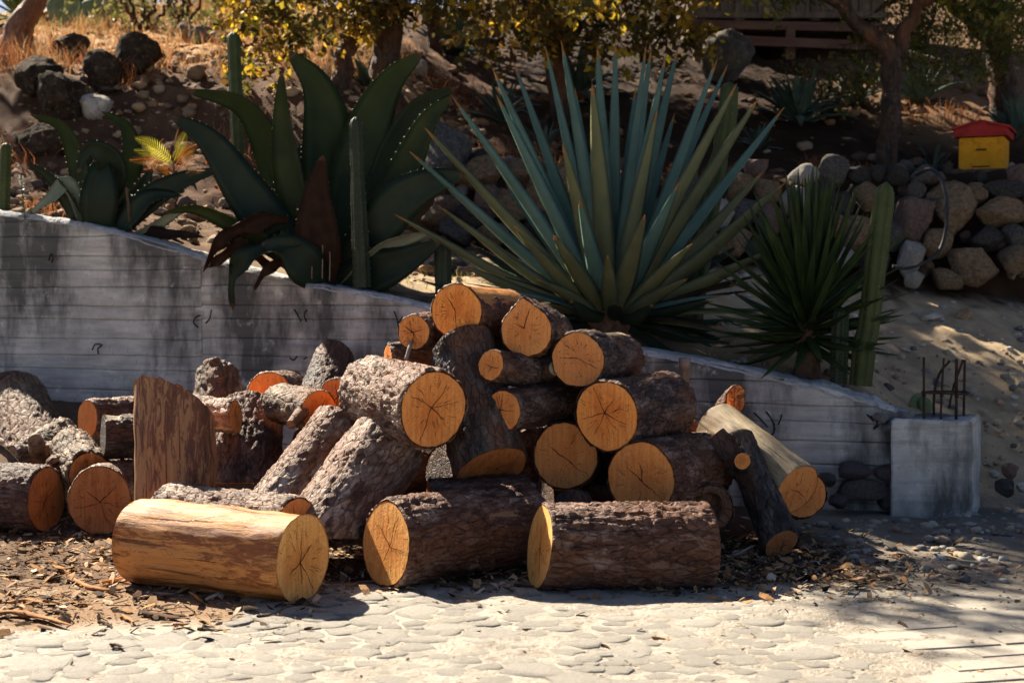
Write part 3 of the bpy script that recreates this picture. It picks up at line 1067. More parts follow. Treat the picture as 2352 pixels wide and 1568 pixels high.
def stub(root, A, B, r0, r1, kind='dark', cut=None, name='branch_stub', seed=0):
    """A sawn-off branch growing from a log (world points)."""
    A = Vector(A); B = Vector(B)
    inv = root.matrix_world.inverted()
    n = 10
    P = catmull([A, A.lerp(B, 0.5), B], n)
    V, fs = tube(P, np.linspace(r0, r1, n), 18, 0.16, seed, close=False)
    V = np.array([list(inv @ Vector(v)) for v in V])
    o = obj(name, mesh(name, V, fs, MB[kind]), root)
    ring = V[-18:]
    c = ring.mean(0)
    ring2 = c + (ring - c) * 0.96
    ax = (inv.to_3x3() @ (B - A)).normalized()
    ring2 = ring2 - np.array(ax) * 0.001
    V2 = np.vstack([ring2, c + (ring - c) * 0.4, [c]])
    j = np.arange(18)
    f1 = np.stack([j, (j + 1) % 18, 18 + (j + 1) % 18, 18 + j], -1)
    f2 = np.stack([18 + j, 18 + (j + 1) % 18, np.full(18, 36)], -1)
    obj('cut_face', mesh('cut_face', V2 - c, [f1, f2], cut or M_CUT, cols=np.repeat(np.r_[np.full(18, .96), np.full(18, .4), [0.]][:, None], 3, 1)), o).location = c


def teardrop(a0, h):
    al = math.acos(1 / h)
    def f(t):
        d = np.abs((np.asarray(t) - math.radians(a0) + np.pi) % (2 * np.pi) - np.pi)
        return np.where(d < al, 1 / np.cos(np.minimum(al - d, 1.5)), 1.0)
    return f


# front row, lying on the ground
log('stripped golden log at the front, lying nearest the camera, bark all gone', at(322, 1240, 5.62), at(697, 1283, 5.25), 0.163, 0.166, 'bare', 1, cut=M_CUT2, oval=0.02)
log('pale scaly-barked log lying directly behind the stripped golden front log', at(390, 1195, 5.98), at(683, 1232, 5.62), 0.148, 0.150, 'pale', 2, bark=0.013)
log('dark barked log at the front middle, its round end turned to the lower left', at(885, 1249, 5.52), at(1207, 1203, 5.98), 0.166, 0.168, 'red', 3, cut=M_CUT2, bark=0.014, bare=[(150, 9, 0.55, 0.75)], tA=(0.05, 0.10))
log('reddish dark log lying broadside at the front right of the heap', at(1238, 1256, 5.50), at(1626, 1256, 5.60), 0.163, 0.166, 'red', 4, cut=M_CUT2, bark=0.015, plate=1.25, tA=(-0.10, 0.12))
# leaning pair
log('thick dark log leaning steeply behind the front logs, without a visible cut end', at(742, 1228, 5.78), at(898, 1015, 6.18), 0.158, 0.160, 'pale', 5, bark=0.012, bare=[(20, 7, 0.25, 0.4)], tB=(0.1, 0.25), tA=(0, -1.1), faces='')
log('leaning scaly log with a long bare pink strip along its side', at(625, 1195, 6.02), at(788, 985, 6.42), 0.132, 0.135, 'pale', 6, bare=[(-28, 20, 0.0, 0.80), (-25, 14, 0.86, 0.99)], bark=0.012, tA=(0, -1.1))
log('big flaky log thrust forward, its wide orange end beside the grey upright log', at(845, 897, 6.42), at(996, 940, 5.93), 0.146, 0.157, 'pale', 7, bark=0.015, cracks=16, bare=[(-20, 10, 0.1, 0.45)])
log('charcoal-grey log propped upright in the middle of the heap', at(1128, 1082, 6.16), at(1062, 800, 6.42), 0.160, 0.140, 'grey', 8, bark=0.010, tB=(0.0, 0.35), tA=(0, 0.24), cut=M_CUT3)
log('round log at the very top of the heap with a star of cracks', at(1048, 714, 6.38), at(1165, 722, 6.98), 0.120, 0.122, 'dark', 9, bare=[(95, 75, 0.0, 1.0)], barecol=M_BARE, cracks=12)
log('teardrop-shaped split log end near the top of the heap', at(1209, 760, 6.30), at(1262, 770, 6.95), 0.112, 0.112, 'dark', 10, shape=teardrop(82, 1.36), cracks=14, oval=0.015)
log('small log with a dark knot on its end, left of the topmost log', at(950, 763, 6.48), at(1062, 752, 6.98), 0.078, 0.08, 'dark', 11, bark=0.008)
lg = log('thin short log pointing left, just below the teardrop end', at(1127, 838, 6.14), at(1252, 858, 6.50), 0.065, 0.072, 'dark', 12, bark=0.008, cracks=4)
stub(lg, at(1240, 858, 6.42), at(1276, 846, 6.30), 0.05, 0.034, 'grey', M_PALEWOOD, seed=2)
log('medium dark log with a small oval end in the middle of the heap', at(1156, 942, 6.12), at(1325, 917, 6.62), 0.086, 0.090, 'dark', 13, bark=0.009, cracks=4)
log('log at the right shoulder of the heap with a bare grey patch on top', at(1327, 826, 6.24), at(1420, 822, 6.80), 0.119, 0.122, 'dark', 14, bare=[(70, 45, 0.35, 1.0)], barecol=M_PALEWOOD, cracks=12)
log('thick log with a blotchy round end on the right of the heap', at(1393, 955, 6.06), at(1530, 930, 6.62), 0.146, 0.148, 'dark', 15, bark=0.013, cracks=14)
log('deeply shaded round log end between the oval-ended log and the blotchy one', at(1299, 1046, 6.26), at(1312, 1050, 6.9), 0.142, 0.142, 'dark', 16, cracks=12)
log('broad log end low on the right, just above the reddish front log', at(1472, 1098, 5.98), at(1615, 1070, 6.55), 0.153, 0.150, 'red', 17, bark=0.012, cracks=14)
log('shaded log lying hidden behind the front middle log', at(985, 1175, 6.12), at(1215, 1165, 6.18), 0.135, 0.135, 'dark', 18)
# right end
log('pale smooth log leaning against the wall, stripped of its bark', at(1832, 1122, 6.30), at(1645, 978, 6.80), 0.112, 0.115, 'palewood', 19, cracks=6)
log('log end peeping out behind the pale smooth leaning log', at(1848, 1136, 6.47), at(1760, 1100, 6.95), 0.104, 0.105, 'dark', 20, cracks=4)
lg = log('thin dark forked log with a sawn knot, leaning at the right end of the heap', at(1795, 1250, 6.10), at(1692, 1005, 6.42), 0.078, 0.070, 'grey', 21, bark=0.009, cracks=3, tA=(0, 0.3), cut=M_CUT3)
stub(lg, at(1712, 1070, 6.32), at(1705, 1058, 6.18), 0.055, 0.036, 'grey', M_CUT, seed=4)
stub(lg, at(1718, 1075, 6.34), at(1640, 1012, 6.42), 0.075, 0.070, 'grey', M_PALEWOOD, name='forked_limb', seed=5)
log('rotten hollow log end in shadow between the front log and the forked log', at(1632, 1168, 6.12), at(1600, 1150, 6.55), 0.098, 0.10, 'dark', 22, hollow=True, cut=MB['furrow'])
log('stubby hollow log showing a pale ring behind the front right log', at(1320, 1200, 6.05), at(1320, 1140, 6.12), 0.092, 0.068, 'grey', 23, hollow=True, cut=M_PALEWOOD)
log('broken splintered chunk perched between the wall and the pale log', at(1660, 945, 7.0), at(1690, 918, 6.86), 0.05, 0.055, 'dark', 24, cut=M_BARE, tB=(0.5, 0.6), ecc=(0.7, 1.1))
# left half
log('tall stripped slab standing upright at the left, its top sawn slanting', at(405, 1235, 6.22), at(400, 934, 6.30), 0.182, 0.176, 'aged', 25, tB=(-0.40, -0.80), tA=(0, 0), oval=0.02, ecc=(1.0, 0.75), cracks=3)
log('big round log end at the left with a dark orange face', at(229, 1150, 6.72), at(330, 1120, 7.3), 0.160, 0.160, 'pale', 26, cut=M_CUT3, cracks=13)
log('log cut off by the left picture edge, its thin end turned right', at(-120, 1140, 6.92), at(108, 1147, 6.80), 0.152, 0.152, 'dark', 27, cut=M_CUT3, bark=0.013, tB=(0.05, -0.05), bare=[(-20, 12, 0.3, 0.9)])
log('big dark stump-like log against the wall at the far left', at(85, 1040, 8.05), at(40, 925, 8.45), 0.195, 0.17, 'furrow', 28, bark=0.010, tB=(-0.25, 0.45), tA=(0, -0.9))
log('log with a tall oval amber end beside the standing slab', at(200, 962, 7.42), at(318, 958, 7.72), 0.080, 0.085, 'pale', 29, ecc=(0.9, 1.22), cracks=0)
log('short dark log with a sunlit top, wedged left of the standing slab', at(236, 1002, 6.96), at(345, 1002, 7.05), 0.107, 0.105, 'grey', 30, cut=MB['grey'], cracks=0, bare=[(95, 40, 0.0, 0.35)], barecol=M_PALEWOOD)  # pale wood patch paints the sunlight onto the top
log('log poking out to the right of the standing slab, flat orange end', at(420, 945, 6.72), at(542, 957, 6.60), 0.070, 0.076, 'pale', 31, ecc=(1.0, 1.0), tB=(-0.25, -0.2), cracks=3)
log('fat dark log leaning back behind the standing slab', at(560, 1110, 6.62), at(572, 960, 6.98), 0.150, 0.148, 'dark', 32, bark=0.013, tB=(0, 0.25), tA=(0, -1.0))
log('chunk of deeply furrowed bark standing against the wall', at(505, 945, 7.35), at(498, 858, 7.5), 0.115, 0.085, 'furrow', 33, bark=0.022, plate=1.5, tB=(0.2, 0.35), tA=(0, -1.0))
log('upright-tilted log end with radiating cracks at the foot of the wall', at(618, 903, 7.12), at(660, 900, 7.55), 0.108, 0.11, 'pale', 34, cracks=12)
lg = log('red-faced log with a broken twig stub, beside the leaning logs', at(640, 925, 6.78), at(733, 944, 6.50), 0.088, 0.094, 'furrow', 35, cut=M_CUT3, cracks=3, bark=0.007)
stub(lg, at(700, 940, 6.5), at(668, 975, 6.36), 0.036, 0.024, 'furrow', M_BARE2, seed=7)
log('dark log leaning on the wall behind the big flaky log', at(745, 905, 7.3), at(768, 822, 7.55), 0.118, 0.098, 'grey', 36, tB=(0.1, 0.3), tA=(0, -1.0))
log('sliver of a log end showing between the red-faced log and the big flaky one', at(770, 905, 6.72), at(800, 905, 7.1), 0.07, 0.07, 'dark', 37, cut=M_CUT, cracks=3)
log('grey log resting level behind the knotted small log', at(890, 822, 6.9), at(1000, 818, 7.0), 0.062, 0.065, 'furrow', 38, cracks=2)
log('furrowed pale-topped log crossing the gap above the dark orange end', at(205, 1085, 6.90), at(165, 1030, 7.25), 0.098, 0.10, 'furrow', 39, bark=0.013, cut=M_CUT3, cracks=2)
log('gnarled rotten log lying beneath the stump-like log', at(60, 1050, 7.3), at(150, 1000, 7.75), 0.07, 0.085, 'furrow', 40, bark=0.016, cut=M_BARE2, cracks=0)
lg = log('knobbly root piece with a round sawn knob', at(28, 1048, 7.25), at(118, 1046, 7.40), 0.055, 0.07, 'furrow', 41, bark=0.016, cut=M_BARE2, cracks=0)
stub(lg, at(92, 1048, 7.3), at(82, 1012, 7.12), 0.05, 0.037, 'furrow', M_BARE2, seed=9)
log('small gnarled log squeezed between the two lowest left logs', at(145, 1118, 6.95), at(170, 1110, 7.4), 0.065, 0.07, 'furrow', 42, bark=0.014, cut=M_BARE2, cracks=0)
log('hollow broken log beside the furrowed pale-topped log', at(135, 1080, 7.0), at(160, 1050, 7.4), 0.062, 0.07, 'furrow', 43, bark=0.012, cut=M_BARE2, hollow=True)
log('smooth dark lump of wood at the foot of the wall near the left edge', at(-30, 905, 8.55), at(45, 885, 8.72), 0.10, 0.09, 'furrow', 44, cracks=0)
log('shaded log wedged deep in the heap under the grey upright log', at(1010, 1085, 6.35), at(1180, 1100, 6.6), 0.12, 0.12, 'dark', 45, cut=MB['dark'], cracks=0)  # filler logs from here: ends coloured as dark bark, painting in the heap's shade
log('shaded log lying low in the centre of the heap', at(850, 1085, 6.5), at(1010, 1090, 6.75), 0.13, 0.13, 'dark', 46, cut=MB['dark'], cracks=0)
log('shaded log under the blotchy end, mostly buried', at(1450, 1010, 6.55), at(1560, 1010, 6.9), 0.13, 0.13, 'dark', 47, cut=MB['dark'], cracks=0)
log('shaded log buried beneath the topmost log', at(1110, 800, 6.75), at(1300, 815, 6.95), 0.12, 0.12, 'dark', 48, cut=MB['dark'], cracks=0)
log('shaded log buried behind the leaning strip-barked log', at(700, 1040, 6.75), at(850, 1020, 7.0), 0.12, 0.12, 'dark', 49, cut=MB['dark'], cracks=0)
log('dark filler log deep behind the oval-ended log', at(1235, 1045, 6.95), at(1250, 1030, 7.3), 0.135, 0.135, 'dark', 50, cut=MB['dark'], cracks=0)  # logs added in the gaps, ends darkened to paint in shade
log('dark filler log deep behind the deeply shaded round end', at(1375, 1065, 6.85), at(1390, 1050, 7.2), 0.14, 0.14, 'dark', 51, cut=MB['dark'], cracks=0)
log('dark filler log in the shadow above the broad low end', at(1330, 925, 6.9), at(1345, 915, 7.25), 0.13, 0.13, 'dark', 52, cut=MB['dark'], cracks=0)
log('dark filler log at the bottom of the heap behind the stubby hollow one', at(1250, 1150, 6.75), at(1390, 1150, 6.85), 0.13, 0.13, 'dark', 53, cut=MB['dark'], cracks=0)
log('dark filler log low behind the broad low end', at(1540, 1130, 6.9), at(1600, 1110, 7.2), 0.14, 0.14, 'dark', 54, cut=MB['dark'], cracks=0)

# ------------------------------------------------------------------ succulents
CAMV = Vector((0, 0, CAM_H))


def leaf_geo(ctrl, hw, roll=0.0, cup=0.25, thick=0.012, n=20, teeth=0.0, tooth_gap=0.035, side=None, spine=True, wav=0.0, seed=0, base_w=0.6, peak=0.35):
    """Blade through ctrl (base -> tip); hw half width; roll degrees away from facing the viewer.
    Returns V, faces, material index per face (0 blade, 1 margin/spine)."""
    P = catmull(ctrl, n)
    T = np.gradient(P, axis=0); T /= np.linalg.norm(T, axis=1)[:, None]
    t = np.linspace(0, 1, n)
    w = np.where(t < peak, base_w + (1 - base_w) * smooth01(t / peak), np.sqrt(np.clip(1 - ((t - peak) / (1 - peak)) ** 2, 0, 1)) * (1 - 0.45 * smooth01((t - peak) / (1 - peak))))
    w = np.maximum(w * hw, 0.0012)
    V = []
    q = np.random.default_rng(seed)
    ph = q.random() * 6
    us = np.array([-1, -.55, 0, .55, 1])
    sides, nors = [], []
    for k in range(n):
        if side is None:
            vd = np.array(CAMV) - P[k]; vd /= np.linalg.norm(vd)
            s_ = np.cross(T[k], vd)
        else:
            s_ = np.array(side) - T[k] * np.dot(side, T[k])
        s_ /= np.linalg.norm(s_) + 1e-9
        a = math.radians(roll)
        nn = np.cross(s_, T[k])
        s2 = s_ * math.cos(a) + nn * math.sin(a)
        n2 = np.cross(s2, T[k])
        sides.append(s2); nors.append(n2)
        wv = wav * w[k] * math.sin(t[k] * 16 + ph)
        th = thick * (1 - 0.85 * t[k])
        for u in us:
            V.append(P[k] + s2 * u * w[k] + n2 * (cup * w[k] * (u * u) + wv * u * abs(u)))
        for u in us[3:0:-1]:
            V.append(P[k] + s2 * u * w[k] + n2 * (cup * w[k] * (u * u) + wv * u * abs(u) - th * (1 - 0.6 * u * u)))
    V = np.array(V)
    m = 8
    F = grid_faces(n, m, True)
    mi = np.zeros(len(F), int)
    kk = np.repeat(np.arange(n - 1), m)
    if spine:
        mi[kk >= n - 2] = 1
    fs = [F]
    tv, tf = [], []
    if teeth:
        L = np.concatenate([[0], np.cumsum(np.linalg.norm(np.diff(P, axis=0), axis=1))])
        for sg in (0, 4):
            s = 0.12 * L[-1] + q.random() * tooth_gap
            while s < L[-1] * 0.95:
                k = min(int(np.searchsorted(L, s)) - 1, n - 2); f = (s - L[k]) / (L[k + 1] - L[k])
                e = V[k * m + sg] * (1 - f) + V[(k + 1) * m + sg] * f
                sd = sides[k] * (1 if sg else -1)
                h = teeth * q.uniform(0.6, 1.2)
                o = len(tv)
                tv += [e - T[k] * h * 0.55 - sd * .002, e + T[k] * h * 0.55 - sd * .002, e + sd * h + T[k] * h * q.uniform(-.5, .5), e + nors[k] * h * 0.4 - sd * 0.002]
                tf += [(o, o + 1, o + 2), (o + 1, o + 3, o + 2), (o + 3, o, o + 2)]
                s += tooth_gap * q.uniform(0.7, 1.3)
    if tv:
        fs.append(np.array(tf) + len(V))
        V = np.vstack([V, np.array(tv)])
        mi = np.concatenate([mi, np.ones(len(tf), int)])
    return V, fs, mi


M_TOOTH = mat_plain('leaf_margin', (0.04, 0.024, 0.014), (0.10, 0.06, 0.03), 40, 0.6, 0)
M_MARGIN_Y = mat_plain('leaf_spine', (0.16, 0.085, 0.03), (0.28, 0.15, 0.05), 40, 0.6, 0)
M_AG_GREEN = mat_leaf('agave_green', (0.012, 0.025, 0.009), (0.036, 0.052, 0.016), 0.55, 0.12, (0.16, 0.21, 0.05), 5)
M_AG_DARK = mat_leaf('agave_dark', (0.010, 0.020, 0.012), (0.024, 0.041, 0.024), 0.55, 0.05, (0.10, 0.16, 0.06), 5)
M_AG_PALE = mat_leaf('agave_pale_underside', (0.16, 0.20, 0.15), (0.27, 0.30, 0.21), 0.45, 0.1, (0.25, 0.3, 0.12), 6)
M_AG_DEAD = mat_leaf('agave_dead', (0.014, 0.009, 0.006), (0.050, 0.026, 0.015), 0.8, 0.08, (0.25, 0.10, 0.03), 14, 0.15)
M_AG_BLUE = mat_leaf('agave_blue', (0.056, 0.120, 0.104), (0.105, 0.188, 0.160), 0.5, 0.06, (0.2, 0.3, 0.12), 4, spots=(0.11, 0.10, 0.06))
M_AG_OLIVE = mat_leaf('agave_olive', (0.075, 0.092, 0.05), (0.14, 0.155, 0.075), 0.5, 0.08, (0.3, 0.3, 0.08), 4, spots=(0.13, 0.09, 0.05))
M_YUCCA = mat_leaf('yucca_leaf', (0.020, 0.040, 0.016), (0.055, 0.085, 0.028), 0.38, 0.16, (0.22, 0.28, 0.06), 6)
M_CACTUS = mat_leaf('cactus_skin', (0.032, 0.047, 0.013), (0.068, 0.085, 0.026), 0.55, 0, None, 7, spots=(0.07, 0.06, 0.04))
M_CACTUS_D = mat_leaf('cactus_skin_dark', (0.022, 0.034, 0.02), (0.048, 0.065, 0.034), 0.6, 0, None, 7, spots=(0.06, 0.05, 0.04))
M_STEM = mat_plain('fibrous_stem', (0.05, 0.035, 0.025), (0.15, 0.10, 0.065), 20, 0.9, 0.8, 50)


def plant(name, base, label, cat, group=None):
    return empty(name, base, label, cat, group)


def add_leaf(root, ctrl, hw, mat, mat2=None, nm='leaf', lab=None, **kw):
    V, fs, mi = leaf_geo(ctrl, hw, **kw)
    o = obj(nm, mesh(nm, V - np.array(root.location), fs, [mat, mat2 or M_TOOTH], midx=mi), root)
    if lab:
        o['label'] = lab
    return o


def pxl(pts):
    return [at(*p) for p in pts]


# --- large broad-leaved agave (centre left)
bz = at(745, 655, 8.72)
A2 = plant('broad_agave', (bz.x, bz.y, hz(bz.x, bz.y)), 'huge dark green broad-leaved agave spilling over the wall, left of centre', 'agave')
G, D_, X_, PL = M_AG_GREEN, M_AG_DARK, M_AG_DEAD, M_AG_PALE
tk = dict(teeth=0.008, tooth_gap=0.045, thick=0.022, n=26)
for pts, hw, mt, kw in [
    ([(730, 650, 8.85), (690, 540, 8.95), (632, 370, 8.95), (560, 245, 8.8), (425, 206, 8.55)], 46, G, dict(roll=18, cup=.35)),
    ([(748, 650, 8.80), (752, 500, 8.95), (752, 330, 9.0), (728, 205, 8.95), (662, 118, 8.8)], 72, G, dict(roll=-14, cup=.3)),
    ([(735, 650, 8.75), (700, 540, 8.72), (668, 390, 8.68), (652, 270, 8.62), (648, 164, 8.5)], 42, G, dict(roll=30, cup=.45)),
    ([(770, 650, 8.80), (805, 470, 8.95), (845, 310, 9.0), (895, 195, 8.95), (972, 120, 8.8)], 62, G, dict(roll=8, cup=.35)),
    ([(775, 650, 8.75), (850, 490, 8.85), (905, 340, 8.85), (965, 240, 8.8), (1050, 200, 8.65)], 44, D_, dict(roll=-20, cup=.4)),
    ([(785, 650, 8.68), (872, 520, 8.68), (930, 400, 8.62), (985, 280, 8.55), (1040, 222, 8.45)], 44, G, dict(roll=20, cup=.35)),
    ([(725, 650, 8.68), (640, 545, 8.65), (560, 440, 8.6), (480, 325, 8.5), (394, 268, 8.35)], 54, D_, dict(roll=-12, cup=.3)),
    ([(770, 650, 8.62), (850, 545, 8.5), (930, 455, 8.42), (1010, 415, 8.35), (1065, 402, 8.3)], 52, D_, dict(roll=10, cup=.25)),
    ([(720, 650, 8.6), (640, 575, 8.5), (540, 515, 8.42), (450, 478, 8.35), (372, 488, 8.25)], 24, G, dict(roll=35, cup=.5)),
    ([(770, 655, 8.6), (850, 630, 8.48), (930, 600, 8.4), (1012, 556, 8.3)], 50, D_, dict(roll=8, cup=.3)),
    ([(755, 650, 8.85), (765, 500, 9.1), (770, 380, 9.2), (785, 290, 9.3)], 60, D_, dict(roll=-5, cup=.3)),
    ([(760, 650, 8.9), (800, 540, 9.1), (842, 420, 9.25), (880, 320, 9.3)], 55, D_, dict(roll=0, cup=.3)),
    ([(745, 650, 8.85), (715, 540, 9.1), (700, 420, 9.2), (690, 330, 9.3)], 55, D_, dict(roll=0, cup=.3)),
    ([(745, 655, 8.55), (735, 560, 8.42), (730, 460, 8.38), (742, 356, 8.35)], 50, X_, dict(roll=12, cup=.5)),
    ([(735, 655, 8.5), (700, 610, 8.40), (660, 570, 8.35), (600, 560, 8.3)], 46, D_, dict(roll=-10, cup=.3)),
    ([(790, 655, 8.6), (870, 575, 8.42), (940, 545, 8.36), (985, 535, 8.32)], 26, PL, dict(roll=-40, cup=.5)),
]:
    add_leaf(A2, pxl(pts), psize(hw, 8.7), mt, seed=int(pts[0][0] * 7 + pts[-1][0]), **tk, **kw)
# withered leaves hanging over the wall
add_leaf(A2, pxl([(660, 500, 8.45), (600, 502, 8.4), (535, 525, 8.36), (492, 565, 8.34), (466, 625, 8.40)]), psize(24, 8.4), X_, lab='withered brown leaf curling over the wall', roll=30, cup=.8, wav=.5, thick=.01, teeth=0.01, tooth_gap=.06, seed=3)
add_leaf(A2, pxl([(690, 560, 8.4), (640, 565, 8.33), (575, 592, 8.30), (538, 640, 8.36), (536, 712, 8.42)]), psize(26, 8.4), M_AG_DARK, lab='limp leaf hanging down over the wall face', roll=-35, cup=.7, wav=.6, thick=.01, teeth=0.01, tooth_gap=.06, seed=5)
add_leaf(A2, pxl([(680, 590, 8.45), (640, 600, 8.38), (605, 625, 8.34), (582, 668, 8.38)]), psize(14, 8.4), X_, roll=20, cup=.9, wav=.7, thick=.008, seed=8)
add_leaf(A2, pxl([(620, 610, 8.5), (560, 560, 8.4), (505, 590, 8.38), (480, 615, 8.42)]), psize(18, 8.4), X_, roll=20, cup=.9, wav=.7, thick=.008, seed=9)
V, fs = tube(catmull([(bz.x, bz.y, hz(bz.x, bz.y) - .1), (bz.x, bz.y, hz(bz.x, bz.y) + .12), (bz.x, bz.y, hz(bz.x, bz.y) + .3)], 8), [.2, .19, .17, .15, .13, .12, .1, .06], 14, 0.3, 2)
obj('stem', mesh('stem', V - np.array(A2.location), fs, M_STEM), A2)
for k, (px, y0, y1) in enumerate([(697, 640, 505), (740, 640, 500), (716, 640, 520), (757, 645, 540), (682, 632, 560)]):
    V, fs = tube(catmull([at(px, y0, 8.43), at(px + 1, (y0 + y1) / 2, 8.42), at(px - 1, y1, 8.43)], 8), 0.004, 6)
    o = obj('thin_stake', mesh('thin_stake', V, fs, mat_plain('dry_stalk', (0.16, 0.12, 0.08), (0.30, 0.24, 0.17), 20, 0.8, 0.2) if k == 0 else bpy.data.materials['dry_stalk']))
    tag(o, ['second dry stalk from the left', 'fourth dry stalk from the left', 'middle dry stalk', 'rightmost dry stalk', 'leftmost dry stalk'][k] + ' standing below the broad agave on the wall top', 'stalk', 'dry stalks beside the broad agave')

# --- smaller broad agave at the left
bz = at(225, 540, 9.15)
A1 = plant('broad_agave', (bz.x, bz.y, hz(bz.x, bz.y)), 'smaller curly-leaved agave growing on the wall top at the left', 'agave')
tk = dict(teeth=0.012, tooth_gap=0.045, thick=0.018, n=24)
for pts, hw, mt, kw in [
    ([(212, 560, 9.2), (196, 460, 9.3), (178, 360, 9.3), (140, 288, 9.2), (68, 263, 9.05)], 27, G, dict(roll=25, cup=.4)),
    ([(238, 560, 9.25), (268, 460, 9.35), (300, 370, 9.35), (288, 295, 9.3), (232, 256, 9.15)], 30, G, dict(roll=-20, cup=.35)),
    ([(222, 560, 9.1), (242, 460, 9.05), (262, 395, 8.98), (240, 352, 8.9), (200, 345, 8.86), (178, 400, 8.84)], 34, D_, dict(roll=10, cup=.4)),
    ([(210, 560, 9.1), (165, 470, 9.0), (115, 405, 8.95), (60, 372, 8.9)], 19, D_, dict(roll=30, cup=.5)),
    ([(205, 560, 9.05), (160, 430, 8.98), (118, 455, 8.93), (68, 492, 8.9)], 19, PL, dict(roll=-20, cup=.5)),
    ([(225, 560, 9.0), (228, 470, 8.92), (232, 400, 8.92), (230, 352, 8.98)], 42, D_, dict(roll=5, cup=.35)),
    ([(245, 560, 9.05), (330, 470, 8.95), (420, 415, 8.88), (512, 388, 8.85)], 30, D_, dict(roll=15, cup=.3)),
    ([(245, 565, 9.0), (320, 540, 8.93), (385, 500, 8.9), (442, 470, 8.88)], 17, PL, dict(roll=-30, cup=.4)),
    ([(240, 560, 9.1), (290, 490, 9.05), (325, 430, 9.0), (350, 385, 9.0)], 26, D_, dict(roll=-10, cup=.4)),
    ([(215, 560, 9.25), (215, 460, 9.4), (205, 390, 9.45), (195, 330, 9.45)], 26, G, dict(roll=0, cup=.3)),
    ([(240, 565, 9.0), (300, 500, 8.93), (350, 455, 8.9), (420, 450, 8.86)], 30, D_, dict(roll=40, cup=.4)),
    ([(250, 565, 8.98), (330, 545, 8.92), (400, 540, 8.9), (470, 545, 8.85)], 18, X_, dict(roll=30, cup=.5, wav=.4)),
]:
    add_leaf(A1, pxl(pts), psize(hw, 9.1), mt, seed=int(pts[0][0] * 3 + pts[-1][0]), **tk, **kw)
V, fs = tube(catmull([at(300, 560, 8.95), at(296, 480, 8.93), at(290, 430, 8.93)], 8), [.016, .015, .014, .013, .012, .011, .01, .008], 8, .2)
obj('dry_stem', mesh('dry_stem', V - np.array(A1.location), fs, M_STEM), A1)

# --- big blue agave
bz = at(1404, 735, 8.32)
bz.z = hz(bz.x, bz.y)
A3 = plant('blue_agave', bz, 'big blue-green agave with long sword leaves rising above the log heap', 'agave')
BL, OL = M_AG_BLUE, M_AG_OLIVE
tips = [  # tip px, py, length m, sign of depth, half width px, material
    (940, 348, 1.30, -1, 22, BL), (975, 294, 1.36, 1, 22, OL), (1040, 224, 1.40, -1, 24, BL), (1130, 154, 1.52, 1, 23, BL), (1140, 218, 1.42, -1, 27, BL), (1178, 140, 1.58, 1, 20, BL),
    (1252, 106, 1.60, 1, 20, BL), (1289, 94, 1.60, -1, 27, BL), (1372, 105, 1.56, 1, 24, BL), (1360, 190, 1.40, -1, 29, OL), (1414, 90, 1.60, 1, 21, BL), (1484, 105, 1.56, 1, 18, BL),
    (1496, 110, 1.58, 1, 20, BL), (1531, 122, 1.55, -1, 22, BL), (1558, 108, 1.62, 1, 21, BL), (1648, 135, 1.60, 1, 21, BL), (1672, 148, 1.64, 1, 18, BL), (1693, 192, 1.55, -1, 25, OL),
    (1744, 224, 1.52, -1, 30, OL), (1802, 246, 1.58, 1, 21, BL), (1755, 392, 1.20, -1, 26, OL), (1806, 418, 1.28, -1, 30, OL), (1784, 570, 1.10, -1, 26, OL), (906, 492, 1.32, -1, 22, OL),
    (1004, 470, 1.12, -1, 20, OL), (1066, 612, 0.95, -1, 24, OL), (958, 642, 1.15, 1, 14, D_), (1292, 330, 1.12, -1, 27, OL), (1510, 252, 1.22, -1, 27, OL), (1270, 540, 0.86, -1, 26, OL),
    (1396, 585, 0.80, -1, 24, OL), (1482, 492, 0.92, -1, 28, OL), (1330, 460, 0.9, -1, 24, BL), (1560, 420, 1.0, -1, 24, BL), (1450, 300, 1.15, 1, 22, BL), (1390, 260, 1.2, 1, 22, BL),
    (1600, 300, 1.3, 1, 20, BL), (1230, 300, 1.3, 1, 20, BL), (1160, 420, 1.1, 1, 20, BL), (1640, 470, 1.0, 1, 20, D_), (1080, 560, 1.05, 1, 18, D_), (1700, 560, 1.0, 1, 20, D_),
    (1740, 735, 0.98, 1, 16, D_), (1690, 790, 0.85, -1, 16, D_), (1120, 700, 0.8, 1, 15, D_), (1180, 770, 0.75, -1, 15, D_), (1770, 800, 1.0, 1, 16, D_), (1600, 840, 0.8, -1, 15, D_),
    (1230, 640, .75, -1, 20, OL), (1580, 640, .75, -1, 22, OL), (1500, 700, .6, -1, 22, D_), (1310, 690, .6, -1, 22, D_), (1420, 700, .7, -1, 22, D_), (1640, 690, .8, -1, 20, D_), (1050, 655, 1.0, 1, 14, D_),
    (1460, 200, 1.4, 1, 20, BL), (1320, 200, 1.4, 1, 20, BL), (1550, 260, 1.3, 1, 20, BL), (1590, 560, .9, -1, 24, OL), (1180, 520, .95, -1, 22, OL)]
cb = Vector((bz.x, bz.y, bz.z + 0.12))
